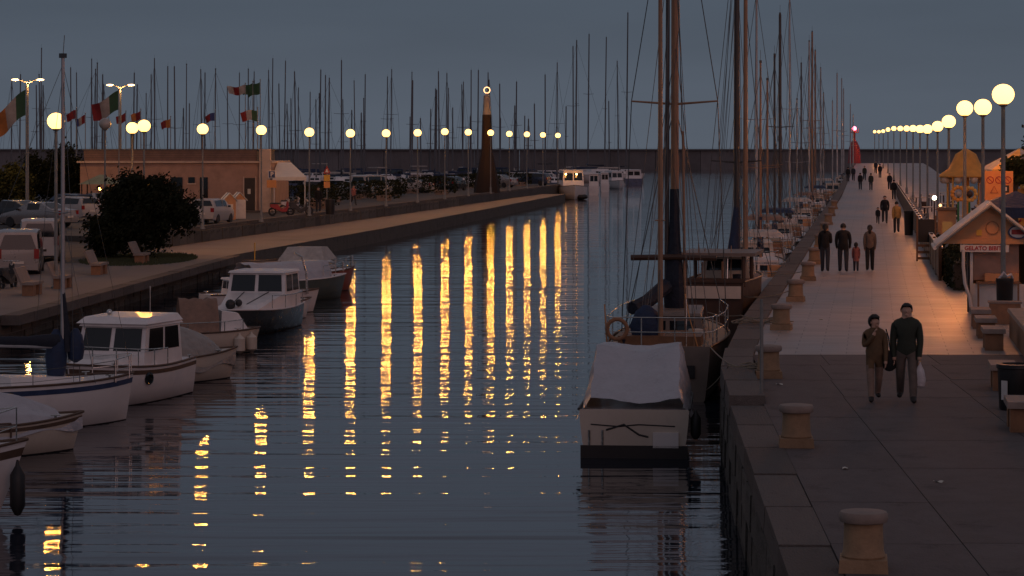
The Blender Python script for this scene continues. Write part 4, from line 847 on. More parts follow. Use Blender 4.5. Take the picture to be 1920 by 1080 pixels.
# amusement stands
t = thing('ride_pavilion', 'orange bell-topped ride pavilion ringed with round bulbs behind the kiosk', 'pavilion', (XD(1811, 104), 104, 0), 0)
MB().lathe([(.001, 4.42), (.12, 4.38), (.42, 4.2), (.55, 3.9), (.72, 3.6), (1.05, 3.38), (1.1, 3.3), (1.08, 3.26)], 20).build('canopy', M['orange_cloth'], t, True)
for k in range(9):
    a = 2 * math.pi * k / 9; b = MB(); b.sphere((.92 * math.cos(a), .92 * math.sin(a), 3.16), .16, 12, 8); b.build('bulb', M['gel_cream'], t, True)
MB().tube((0, 0, 0), (0, 0, 3.4), .16, .14, 12).build('column', M['orange_cloth'], t, True); MB().lathe([(1.1, 0), (1.1, .2), (.3, .24)], 20).build('platform', M['wood'], t)
for k in range(4):
    a = math.pi / 4 + math.pi / 2 * k; b = MB(); b.tube((.9 * math.cos(a), .9 * math.sin(a), .2), (.9 * math.cos(a), .9 * math.sin(a), 3.3), .04); b.build('pillar', M['yellow_cloth'], t)
for k, (px, py, d, mm) in enumerate(((1797, 363, 98, 'orange_cloth'), (1818, 364, 99, 'yellow_cloth'))):
    t = thing('flower_ornament', ['big orange petalled flower ornament on a stem near the lamp poles', 'dull yellow flower ornament on a stem beside the orange one'][k], 'ornament', (XD(px, d), d, 0), 0)
    zc = ZD(py, d); MB().tube((0, 0, 0), (0, .05, zc), .05, .04).build('stem', M['paint_green'], t); b = MB(); b.sphere((0, -.04, zc), .13, 12, 8); b.build('centre', M['wood_dark' if k else 'canvas_white'], t, True)
    for q in range(11):
        a = 2 * math.pi * q / 11; b = MB(); b.sphere((.24 * math.cos(a), 0, zc + .24 * math.sin(a)), .085, 8, 6); b.build('petal', M[mm], t, True)
t = thing('striped_tent', 'yellow-orange glowing tent roof at the right edge', 'tent', (XD(1912, 108), 108, 0), PA)
for k in range(8):
    b = MB(); a0, a1 = 2 * math.pi * k / 8, 2 * math.pi * (k + 1) / 8; r0 = 1.7
    b.add([(0, 0, 4.45), (r0 * math.cos(a0), r0 * math.sin(a0), 3.55), (r0 * math.cos(a1), r0 * math.sin(a1), 3.55)], [(0, 1, 2)]); b.add([(r0 * math.cos(a0), r0 * math.sin(a0), 3.55), (r0 * math.cos(a1), r0 * math.sin(a1), 3.55), (r0 * math.cos(a1), r0 * math.sin(a1), 3.25), (r0 * math.cos(a0), r0 * math.sin(a0), 3.25)], [(0, 1, 2, 3)]); b.build('roof_panel', M['yellow_cloth' if k % 2 else 'canvas_white'], t)
    MB().tube((1.6 * math.cos(a0), 1.6 * math.sin(a0), 0), (1.6 * math.cos(a0), 1.6 * math.sin(a0), 3.4), .04).build('tent_pole', M['wood'], t)
    b = MB(); b.sphere((1.72 * math.cos(a0), 1.72 * math.sin(a0), 3.2), .05, 8, 6); b.build('bulb', M['bulb'], t)
t = thing('toy_stall', 'cluttered orange stall hung with small coloured goods under the tent', 'stall', (XD(1900, 103), 103, 0), PA)
b = MB(); b.box(0, .4, 1.4, 2.4, .1, 2.8); b.build('back_panel', M['orange_cloth'], t); b = MB(); b.box(0, 0, .5, 2.4, .8, 1.0); b.build('counter', M['orange_panel'], t)
for k in range(26):
    b = MB(); b.sphere((rg.uniform(-1.1, 1.1), .26, rg.uniform(1.5, 3.1)), rg.uniform(.06, .15), 8, 6, rg.uniform(.8, 1.6)); b.build('hanging_toy', M[rg.choice(['paint_red', 'yellow_cloth', 'orange_cloth', 'wood_dark', 'paint_blue', 'canvas_white'])], t, True)
t = thing('notice_board', 'orange-lit notice board with prohibition circles and a warning triangle', 'sign', (XD(1873, 92), 92, 0), PA)
zc = ZD(348, 92); b = MB(); b.box(0, 0, zc, 1.0, .04, 1.05); nb = b.build('board', M['sign_orange'], t)
for s in (-1, 1): MB().tube((s * .4, .05, 0), (s * .4, .05, zc), .035).build('post', M['pole_grey'], t)
for k in range(3):
    cx = -.31 + k * .31; b = MB(); b.path([(cx + .12 * math.cos(a), -.028, zc + .2 + .12 * math.sin(a)) for a in [2 * math.pi * q / 16 for q in range(16)]], .018, 5, closed=True); b.tube((cx - .085, -.028, zc + .285), (cx + .085, -.028, zc + .115), .014); b.build('prohibition_ring', M['paint_red'], nb)
b = MB(); b.path([(-.3, -.028, zc - .26), (-.04, -.028, zc - .26), (-.17, -.028, zc - .02)], .016, 5, closed=True); b.build('warning_triangle', M['paint_red'], nb)
b = MB(); b.box(.24, -.026, zc - .12, .24, .01, .26); b.build('dark_panel', M['paint_black'], nb); b = MB(); b.box(.24, -.034, zc - .12, .08, .01, .14); b.build('pale_figure', M['paint_white'], nb)
t = thing('blue_canopy', 'dark blue peaked canopy behind the kiosk roof', 'canopy', (XD(1905, 80), 80, 0), PA)
for k in range(4):
    a0, a1 = math.pi / 4 + math.pi / 2 * k, math.pi / 4 + math.pi / 2 * (k + 1); b = MB(); r0 = 1.75
    b.add([(0, 0, 3.12), (r0 * math.cos(a0), r0 * math.sin(a0), 2.62), (r0 * math.cos(a1), r0 * math.sin(a1), 2.62)], [(0, 1, 2)]); b.add([(r0 * math.cos(a0), r0 * math.sin(a0), 2.62), (r0 * math.cos(a1), r0 * math.sin(a1), 2.62), (r0 * math.cos(a1), r0 * math.sin(a1), 2.3), (r0 * math.cos(a0), r0 * math.sin(a0), 2.3)], [(0, 1, 2, 3)]); b.build('canopy_panel', M['canvas_blue'], t)
    MB().tube((r0 * .97 * math.cos(a0), r0 * .97 * math.sin(a0), 0), (r0 * .97 * math.cos(a0), r0 * .97 * math.sin(a0), 2.5), .035).build('pole', M['paint_white'], t)
def bracket_lamp(px, py, d, label, m, r):
    t = thing('small_lamp', label, 'lamp', (XD(px, d), d, 0)); z = ZD(py, d)
    MB().tube((0, 0, 0), (0, 0, z - r), .04, .03).build('post', M['wood_dark'], t); b = MB(); b.sphere((0, 0, z), r, 12, 8); b.build('bulb', M[m], t, True)
bracket_lamp(1752, 371, 118, 'small bright white lamp on a short post behind the fence', 'lamp_white', .1)
bracket_lamp(1763, 385, 104, 'dim warm lamp on a brown post beside the rides', 'lamp_pale', .06)
t = thing('orange_booth', 'narrow orange booth standing beyond the hedge', 'booth', (XD(1775, 101), 101, 0), PA)
b = MB(); b.box(0, 0, 1.0, .7, .7, 2.0); b.build('walls', M['orange_panel'], t); b = MB(); b.box(0, 0, 2.06, .9, .9, .1, 0, .8); b.build('roof', M['wood'], t); b = MB(); b.box(.02, -.36, 1.3, .4, .02, .5); b.build('window', M['glass_lit'], t)

# red harbour beacon at the end of the pier
t = thing('harbour_beacon', 'red harbour beacon with a glowing red light at the pier end', 'beacon', (XD(1602, 448), 448, rise(448)))
zb = ZD(300, 448) - rise(448); zl = ZD(241, 448) - rise(448)
MB().lathe([(1.2, 0), (1.1, max(.3, zb)), (.95, zl * .45), (.5, zl * .62), (.2, zl * .66)], 14).build('tower', M['paint_red'], t, True); MB().tube((0, 0, zl * .6), (0, 0, zl - .2), .18).build('column', M['paint_red'], t)
MB().lathe([(.75, zl - .75), (.75, zl - .62), (.1, zl - .6)], 12).build('gallery', M['paint_red'], t)
for k in range(6): a = 2 * math.pi * k / 6; MB().tube((.72 * math.cos(a), .72 * math.sin(a), zl - .7), (.72 * math.cos(a), .72 * math.sin(a), zl + .0), .035).build('gallery_post', M['paint_red'], t)
b = MB(); b.sphere((0, 0, zl), .36, 12, 8); b.build('light', M['lamp_red'], t, True)

# ------------------------------------------------------------------ people
def person(loc, face, h, label, top, trousers, la=(20, -15), kn=(8, 25), arm=(-18, 18), elbow=(12, 12), lean=0.0, shoes='shoe', hair='short', wide=1.0, coat=0.0, fingers=False, custom=None, head_turn=0.0, group=None, skirt=False, child=False):
    """face: heading angle; arm/leg swing in degrees (left, right)"""
    t = thing('person', label, 'person', loc, face, group)
    J = {}; hd = 1.0 if not child else 1.25
    J['pel'] = Vector((0, 0, .525)); J['waist'] = Vector((lean * .3, 0, .62)); J['chest'] = Vector((lean * .7, 0, .735)); J['nb'] = Vector((lean, 0, .815)); J['nk'] = Vector((lean * 1.1, 0, .855)); J['hd'] = Vector((lean * 1.2 + .012, 0, .915)); J['ht'] = Vector((lean * 1.2 + .008, 0, .965))
    for s, nm, k in ((1, 'l', 0), (-1, 'r', 1)):
        hp = Vector((0, s * .052 * wide, .505)); J[nm + 'hip'] = hp; a = R(la[k]); kn_ = hp + Vector((math.sin(a), s * .01, -math.cos(a))) * .235; J[nm + 'kn'] = kn_
        b_ = a - R(kn[k]); an = kn_ + Vector((math.sin(b_), 0, -math.cos(b_))) * .23; J[nm + 'an'] = an; f = b_ * .5; J[nm + 'ft'] = an + Vector((.085 * math.cos(f), s * .012, -.022 + .085 * math.sin(f) * .3))
        sh = Vector((lean * .9, s * .098 * wide, .795)); J[nm + 'sh'] = sh; a = R(arm[k]); el = sh + Vector((math.sin(a), s * .13, -math.cos(a))) .normalized() * .172; J[nm + 'el'] = el
        b_ = a + R(elbow[k]); wr = el + Vector((math.sin(b_), s * -.06, -math.cos(b_))).normalized() * .15; J[nm + 'wr'] = wr; J[nm + 'ha'] = wr + (wr - el).normalized() * .05
    if custom: 
        for k, v in custom.items(): J[k] = Vector(v)
    low = min(J['lft'].z, J['rft'].z, J['lan'].z - .03, J['ran'].z - .03); 
    for k in J: J[k].z += .014 - low
    seg = [('pel', 'waist'), ('waist', 'chest'), ('chest', 'nb'), ('nb', 'nk'), ('nk', 'hd'), ('hd', 'ht')]
    for n in 'lr': seg += [('pel', n + 'hip'), (n + 'hip', n + 'kn'), (n + 'kn', n + 'an'), (n + 'an', n + 'ft'), ('nb', n + 'sh'), (n + 'sh', n + 'el'), (n + 'el', n + 'wr'), (n + 'wr', n + 'ha')]
    rad = dict(pel=.09 + coat * .018, waist=.096 + coat * .012, chest=.098 * wide, nb=.062, nk=.036, hd=.063 * hd, ht=.05 * hd)
    for n in 'lr': rad.update({n + 'hip': .064, n + 'kn': .05, n + 'an': .04, n + 'ft': .024, n + 'sh': .05, n + 'el': .038, n + 'wr': .026, n + 'ha': .02})
    names = list(J); me = bpy.data.meshes.new('body'); me.from_pydata([J[k] * h for k in names], [(names.index(a), names.index(b_)) for a, b_ in seg], [])
    o = bpy.data.objects.new('body', me); C.objects.link(o); sk = o.modifiers.new('s', 'SKIN'); sk.use_smooth_shade = True
    if not me.skin_vertices:
        bm = bmesh.new(); bm.from_mesh(me); bm.verts.layers.skin.verify(); bm.to_mesh(me); bm.free()
    for i, k in enumerate(names):
        sv = me.skin_vertices[0].data[i]; sv.radius = (rad[k] * h, rad[k] * h); sv.use_root = (k == 'pel')
    sb_ = o.modifiers.new('d', 'SUBSURF'); sb_.levels = 1; sb_.render_levels = 1; sm_ = o.modifiers.new('m', 'SMOOTH'); sm_.factor = .3; sm_.iterations = 2
    dg = bpy.context.evaluated_depsgraph_get(); ev = bpy.data.meshes.new_from_object(o.evaluated_get(dg)); bpy.data.objects.remove(o)
    def kind(a, b_):
        if 'ha' in (a[1:], b_[1:]): return 0
        if a in ('nk', 'hd'): return 0
        if b_[1:] == 'ft' or a[1:] == 'an': return 3
        if b_[1:] in ('kn', 'an') : return 2
        if b_[1:] in ('el', 'wr'): return 4
        return 1
    ks = [(J[a] * h, J[b_] * h, kind(a, b_), rad[a] * h) for a, b_ in seg]
    hem = (J['pel'].z - .02 - coat * .1) * h
    extra = bmesh.new(); extra.from_mesh(ev)
    def ell(c, rx, ry, rz_):
        mt = Matrix.Translation(c) @ Matrix.Diagonal((rx, ry, rz_, 1)); bmesh.ops.create_icosphere(extra, subdivisions=1, radius=1, matrix=mt)
    H_ = J['hd'] * h; ct, st = math.cos(head_turn), math.sin(head_turn)
    def hp_(x, y, z): return Vector((H_.x + (x * ct - y * st) * h, H_.y + (x * st + y * ct) * h, H_.z + z * h))
    ell(hp_(.06 * hd, 0, .0), .012 * h, .009 * h, .014 * h); ell(hp_(0, .052 * hd, 0), .012 * h, .007 * h, .018 * h); ell(hp_(0, -.052 * hd, 0), .012 * h, .007 * h, .018 * h); ell(hp_(.04 * hd, 0, -.035), .018 * h, .02 * h, .016 * h)
    if fingers:
        for n in 'lr':
            w0, w1 = J[n + 'wr'] * h, J[n + 'ha'] * h; u = (w1 - w0).normalized(); sd = Vector((1, 0, 0)) if abs(u.x) < .7 else Vector((0, 1, 0)); sd = (sd - u * sd.dot(u)).normalized()
            nn = u.cross(sd)
            for q, (off, ln) in enumerate(((-.018, .038), (-.006, .046), (.006, .044), (.018, .034))):
                pts = [w1 + sd * off * h, w1 + sd * off * h * 1.1 + u * ln * .55 * h, w1 + sd * off * h + u * ln * .9 * h + nn * .012 * h]
                f = MB(); f.path(pts, .0052 * h, 6); vs_ = [extra.verts.new(v) for v in f.v]
                for fc in f.f: extra.faces.new([vs_[i] for i in fc])
            f = MB(); f.path([w0.lerp(w1, .5) + sd * -.016 * h, w0.lerp(w1, .9) - sd * .034 * h, w1 + u * .012 * h - sd * .036 * h], .006 * h, 6); vs_ = [extra.verts.new(v) for v in f.v]
            for fc in f.f: extra.faces.new([vs_[i] for i in fc])
    extra.to_mesh(ev); extra.free()
    ev.materials.clear()
    for m in (M['skin'], M[top], M[trousers], M[shoes]): ev.materials.append(m)
    for p in ev.polygons:
        c = p.center; best = None
        for a, b_, k, rr in ks:
            ab = b_ - a; u = max(0, min(1, (c - a).dot(ab) / max(1e-9, ab.length_squared))); dd = (c - (a + ab * u)).length - rr * .5
            if best is None or dd < best[0]: best = (dd, k)
        k = best[1]
        if k in (1, 2): k = 1 if c.z > hem + .006 * h * math.sin(40 * c.y / h) else 2
        if k == 4: k = 1
        if c.z > H_.z - .06 * h and (Vector((c.x, c.y)) - Vector((H_.x, H_.y))).length < .09 * h and k != 0 and c.z > (J['nk'].z - .01) * h: k = 0
        p.material_index = k; p.use_smooth = True
    ob = bpy.data.objects.new('body', ev); C.objects.link(ob); ob.parent = t
    # hair
    hm = MB()
    def hairfn(u, v):
        th = math.pi * 2 * u; ph = v * math.pi * .62; front = math.cos(th); r_ = (.0665 if hair != 'big' else .08) * hd * h
        lim = .31 if front > .25 else (.60 if hair == 'short' else .82); ph = v * math.pi * lim
        x, y, z = math.sin(ph) * math.cos(th), math.sin(ph) * math.sin(th), math.cos(ph)
        wob = 1 + .05 * math.sin(7 * th) * math.sin(5 * ph)
        x -= .1; return tuple(hp_((x * ct * 0 + x) * r_ / h * .98 * wob, y * r_ / h * .9 * wob, .014 + z * r_ / h * 1.02 * wob))
    hm.grid(hairfn, 20, 8)
    if hair == 'long': hm.path([hp_(-.05, 0, .02), hp_(-.062, 0, -.05), hp_(-.06, 0, -.11)], .04 * h, 8, .026 * h)
    hm.build('hair', M['hair'], t, True, 180)
    if skirt:
        sk_ = MB(); sk_.lathe([(.075 * h, .60 * h), (.085 * h, .52 * h), (.11 * h, .40 * h), (.115 * h, .36 * h), (.09 * h, .365 * h)], 14); sk_.build('skirt', M[top], t, True)
    return t, J
TOW = -math.pi / 2 + PA; AWAY = math.pi / 2 + PA
p = G(1700, 754)
mt_, J = person(p, TOW, 1.80, 'man in a dark green sweater walking towards us, holding a white plastic bag', 'cloth_green', 'cloth_taupe', la=(22, -14), kn=(4, 24), arm=(6, -6), elbow=(10, 12), wide=1.12, fingers=True)
b = MB(); hnd = J['lha'] * 1.80
b.lathe([(.012, .0), (.03, -.05), (.075, -.14), (.105, -.3), (.085, -.42), (.02, -.44)], 12, hnd + Vector((0, .01, -.02)), .7, 1.0); bo = b.build('shopping_bag', M['plastic_bag'], None, True)
bo.location = mt_.location; bo.rotation_euler = mt_.rotation_euler; tag(bo, 'white plastic shopping bag hanging from the hand of the man in green', 'bag')
p = G(1640, 753)
wt_, J = person(p, TOW + .12, 1.56, 'woman in a brown jacket and beige trousers, hand raised to her mouth', 'cloth_olive', 'cloth_beige', la=(-15, 20), kn=(22, 4), arm=(8, 50), elbow=(16, 110), wide=1.02, hair='big', coat=.9, fingers=True, head_turn=.5,
               custom={'rel': (.05, -.13, .64), 'rwr': (.115, -.03, .765), 'rha': (.115, -.01, .82)})
hb = MB(); hb.sphere((0, 0, 0), .15, 12, 8, 1.25, .45, 1.0); hb.path([(0, .02, .16), (.0, -.02, .42), (.0, -.06, .56)], .012, 5); ho = hb.build('shoulder_bag', M['cloth_black'], None, True)
ho.location = wt_.matrix_basis @ Vector((.0, .26, .72)); ho.rotation_euler = wt_.rotation_euler; tag(ho, 'black shoulder bag hanging at the side of the woman in brown', 'bag')
GR = 'family of four walking away along the pier'
person(G(1547, 510), AWAY, 1.74, 'person in black with dark trousers walking away, leftmost of the group of four', 'cloth_black', 'cloth_jeans', la=(8, -8), kn=(5, 14), arm=(4, 10), elbow=(10, 70), group=GR, hair='long')
person(G(1581, 510), AWAY, 1.76, 'broad-shouldered man in a black jacket walking away beside the child', 'cloth_black', 'cloth_jeans', la=(10, -6), kn=(5, 12), arm=(8, 8), elbow=(30, 30), wide=1.22, coat=.6, group=GR)
person(G(1605, 509), AWAY, 1.04, 'small child in a pink top walking between two adults', 'cloth_pink', 'cloth_jeans', la=(8, -8), kn=(5, 12), arm=(5, -5), wide=1.0, child=True, skirt=True, group=GR, hair='long')
person(G(1631, 508), AWAY, 1.68, 'woman in a grey-beige top and dark trousers, rightmost of the group of four', 'cloth_taupe', 'cloth_black', la=(-9, 9), kn=(14, 5), arm=(-6, 10), elbow=(10, 10), wide=.95, group=GR, hair='long')
person(G(1659, 419), TOW, 1.66, 'person in a dark jacket coming along the pier with a small child', 'cloth_black', 'cloth_jeans', wide=1.15, arm=(8, 8), elbow=(20, 20))
person(G(1646, 420), TOW, .98, 'small dark-dressed child beside the person in the dark jacket', 'cloth_black', 'cloth_jeans', child=True)
person(G(1681, 437), AWAY, 1.66, 'person in a yellow jacket walking along the black fence', 'cloth_yellow', 'cloth_jeans', coat=.3, la=(8, -8))
FP = [(1590, 342, 'cloth_black'), (1600, 341, 'cloth_jeans'), (1613, 356, 'cloth_black'), (1621, 340, 'cloth_green'), (1633, 357, 'cloth_green'), (1650, 336, 'cloth_black'), (1668, 357, 'cloth_black'), (1676, 374, 'cloth_black'), (1642, 330, 'cloth_jeans')]
for i, (px, py, c) in enumerate(sorted(FP)):
    d = 4.5 * F / (py - HY)
    for _ in range(4): d = (CH - rise(d)) * F / (py - HY)
    x = XD(px, d); x = max(x, pier(-3.0, d)); person((x, d, rise(d)), TOW if i % 2 else AWAY, 1.72, f'distant stroller in dark clothes near the pier end, {ordinal(i + 1)} from the left', c, 'cloth_jeans', la=(14, -12) if i % 2 else (-12, 14), group='distant strollers on the pier')

# ------------------------------------------------------------------ far bank: building, trees, cars, signs
BL = thing('harbour_building', 'low peach-coloured harbour building with a brown slatted upper band', 'building', (XD(508, 176), 176, 0), R(-2))
W = 13.2
b = MB(); b.box(-W / 2, 5, 1.7, W, 10, 3.4); b.build('wall', M['plaster'], BL)
b = MB(); b.box(-W / 2 - .05, 4.95, 3.44, W + .3, 10.3, .12); b.build('cornice', M['plaster_pale'], BL)
b = MB(); b.box(-W / 2 - .4, 5.1, 3.85, W - 1.2, 9.5, .78); b.build('upper_storey', M['roofing'], BL)
for k in range(6): b = MB(); b.box(-W / 2 - .4, .31, 3.565 + k * .128, W - 1.2, .05, .105); b.build('slat', M['slat_brown'], BL)
b = MB(); b.box(-W / 2 - .4, 5.1, 4.29, W - 1.0, 9.7, .08); b.build('roof', M['roofing'], BL)
b = MB(); b.box(-.38, -.06, 2.17, .74, .6, 4.34); b.build('corner_pillar', M['plaster_pale'], BL)
def wall_panel(x0, x1, z0, z1, name, m, parent=BL, y=-.02):
    b = MB(); b.box((x0 + x1) / 2, y, (z0 + z1) / 2, x1 - x0, .06, z1 - z0); return b.build(name, M[m], parent)
dr = wall_panel(-1.82, -1.1, .1, 2.35, 'door', 'door_dark'); wall_panel(-1.6, -1.4, 1.25, 1.6, 'notice_paper', 'paper', dr, -.056)
wall_panel(-1.92, -1.84, .1, 2.45, 'door_frame', 'plaster_pale', dr); wall_panel(-1.08, -1.0, .1, 2.45, 'door_frame', 'plaster_pale', dr)
for x0, x1, z0, z1 in ((-4.9, -4.35, .6, 2.4), (-5.7, -5.25, 2.0, 2.4), (-6.9, -6.1, 1.0, 2.4), (-8.6, -7.7, 1.0, 2.4), (-10.6, -9.6, 1.0, 2.4)):
    wn_ = wall_panel(x0, x1, z0, z1, 'window', 'glass'); wall_panel(x0 - .08, x1 + .08, z0 - .1, z0 - .02, 'sill', 'plaster_pale', wn_)
b = MB(); b.hexa([(.3, -1.4, 2.4), (2.6, -1.4, 2.4), (1.0, 3.2, 3.35), (.02, 3.2, 3.35)], [(.3, -1.4, 2.45), (2.6, -1.4, 2.45), (1.0, 3.2, 3.4), (.02, 3.2, 3.4)]); aw = b.build('awning', M['awning'], BL)
b = MB(); b.box(1.45, -1.42, 2.3, 2.3, .03, .2); b.build('valance', M['awning'], aw)
for x, y in ((.4, -1.35), (2.5, -1.35)): MB().tube((x, y, 0), (x, y, 2.4), .04).build('awning_post', M['paint_white'], aw)
b = MB(); b.box(-1.4, -.6, .06, 1.6, 1.0, .12); b.build('doorstep', M['coping'], BL)
t = thing('garden_pavilion', 'pale green hipped canopy on posts left of the dark tree', 'canopy', (XD(190, 168), 168, 0))
zc = ZD(345, 168); b = MB(); b.hexa([(-1.3, -1.3, zc), (1.3, -1.3, zc), (1.3, 1.3, zc), (-1.3, 1.3, zc)], [(-.1, -.1, zc + .62), (.1, -.1, zc + .62), (.1, .1, zc + .62), (-.1, .1, zc + .62)]); b.build('canopy', M['canopy_green'], t)
for sx in (-1, 1):
    for sy in (-1, 1): MB().tube((sx * 1.1, sy * 1.1, 0), (sx * 1.1, sy * 1.1, zc), .05).build('post', M['wood_dark'], t)
b = MB(); b.sphere((0, -.6, zc - .3), .09, 10, 8); b.build('hanging_bulb', M['bulb'], t)

def tree(name, label, loc, blobs, n, size, m, trunk_h, seed, cat='tree'):
    rg = random.Random(seed); t = thing(name, label, cat, loc); b = MB(); tb = MB()
    tb.path([(0, 0, -.05), (.05, 0, trunk_h * .5), (0, .05, trunk_h)], .2, 8, .12)
    tot = sum(r[3] ** 2 for r in blobs)
    for (x, y, z, r) in blobs:
        tb.path([(0, .03, trunk_h * .8), (x * .5, y * .5, (trunk_h + z) * .5), (x, y, z)], .1, 6, .03)
        cl = [Vector((rg.gauss(0, 1), rg.gauss(0, 1), rg.gauss(0, .8))).normalized() * r * rg.uniform(.55, 1.05) for _ in range(26)]
        for _ in range(int(n * r * r / tot)):
            c = rg.choice(cl); p = Vector((x, y, z)) + c * rg.uniform(.75, 1.05) + Vector((rg.gauss(0, .16 * r), rg.gauss(0, .16 * r), rg.gauss(0, .13 * r)))
            if p.z > .1: leaf(b, p, size * rg.uniform(.6, 1.4), rg)
        # inner twigs fill the crown
        for _ in range(int(n * .25 * r * r / tot)):
            p = Vector((x + rg.gauss(0, .33 * r), y + rg.gauss(0, .33 * r), z + rg.gauss(0, .33 * r)))
            if p.z > .1: leaf(b, p, size * 1.6, rg)
    b.build('crown', M[m], t); tb.build('trunk', M['bark'], t, True); return t
tree('bushy_tree', 'big dark bushy tree on the grass patch beside the promenade benches', (XD(255, 119), 119, LZ), [(-1.3, 0, 1.5, 1.35), (-1.6, .3, .9, 1.0), (.1, 0, 2.6, 1.5), (1.5, .2, 2.4, 1.25), (.2, .3, 1.3, 1.5), (-.9, 0, 2.7, 1.1), (2.1, 0, 2.0, .8), (1.0, 0, 3.2, .8), (-.1, 0, 3.5, .75)], 16000, .085, 'leaf_dark', 1.3, 1)
tree('bushy_tree', 'wide dark tree behind the parked cars, left of the building', (XD(105, 182), 182, 0), [(-1.2, 0, 2.6, 1.5), (.6, 0, 2.9, 1.6), (1.8, 0, 2.3, 1.2), (-.2, 0, 1.6, 1.6), (2.0, 0, 1.4, 1.1), (-2.2, 0, 1.7, 1.2)], 9000, .12, 'leaf_dark', 1.2, 2)
tree('bushy_tree', 'tree with orange-lit foliage at the far left edge', (XD(4, 172), 176, 0), [(0, 0, 2.2, 1.2), (-1.2, 0, 1.8, 1.2), (.4, 0, 1.2, 1.0)], 5000, .11, 'leaf_mid', 1.0, 3)
tree('street_tree', 'leafy treetop poking in at the right edge above the tent', (XD(1962, 112), 112, 0), [(0, 0, 5.1, .85), (-.3, .4, 4.6, .6), (.7, 0, 4.6, .9)], 2600, .1, 'leaf_dark', 4.0, 6)
tree('potted_tree', 'small lamp-lit leafy tree in front of the tent at the right edge', (XD(1900, 100), 100, 0), [(0, 0, 3.75, .5), (.25, 0, 3.35, .45), (-.25, .1, 3.3, .4), (.4, 0, 3.8, .4)], 1500, .07, 'leaf_mid', 2.9, 12)
for i, (px, py) in enumerate(((1461, 722), (1585, 880), (1760, 905), (1540, 600))):
    p = G(px, py); t = thing('paper_scrap', ['white paper scrap lying beside the third bollard', 'tiny paper scrap on the dark slabs between two bollards', 'tiny paper scrap on the dark slabs below the couple', 'tiny paper scrap on the pale pier paving'][i], 'litter', (p.x, p.y, .006), i * 1.3, 'scraps of litter')
    MB().grid(lambda u, v: ((u - .5) * .13, (v - .5) * .08, .012 + .012 * math.sin(5 * u + 4 * v)), 4, 3).build('paper', M['paper'], t)
gr = MB(); rg = random.Random(8); base = G(255, 492, LZ)
for _ in range(4200):
    a, r_ = rg.uniform(0, 6.28), math.sqrt(rg.random()); x, y = base.x - .3 + 2.6 * r_ * math.cos(a), base.y + 3 + 6.5 * r_ * math.sin(a)
    if x > -13.65 - .0506 * (123.5 - y) - .9: continue
    hgt = rg.uniform(.05, .16); gr.add([(x - .03, y, LZ), (x + .03, y, LZ), (x + rg.uniform(-.05, .05), y + rg.uniform(-.03, .03), LZ + hgt)], [(0, 1, 2)])
tag(gr.build('grass', M['grass']), 'short grass patch under the dark bushy tree', 'grass', kind='stuff')
structure('lawn_soil', MB().sheet([(base.x - .3 + 2.6 * math.cos(a), base.y + 3 + 6.5 * math.sin(a)) for a in [2 * math.pi * k / 20 for k in range(20)] if base.x - .3 + 2.6 * math.cos(a) < -13.9], LZ + .006), M['grass'], prom)
for i, (px, py) in enumerate(((60, 553), (118, 540), (186, 514), (266, 494))):
    stone_bench(px, py, f'stone bench with a slanted backrest on the promenade, {ordinal(i + 1)} from the left edge', True, math.pi / 2 + R(-3) , 1.5, LZ)

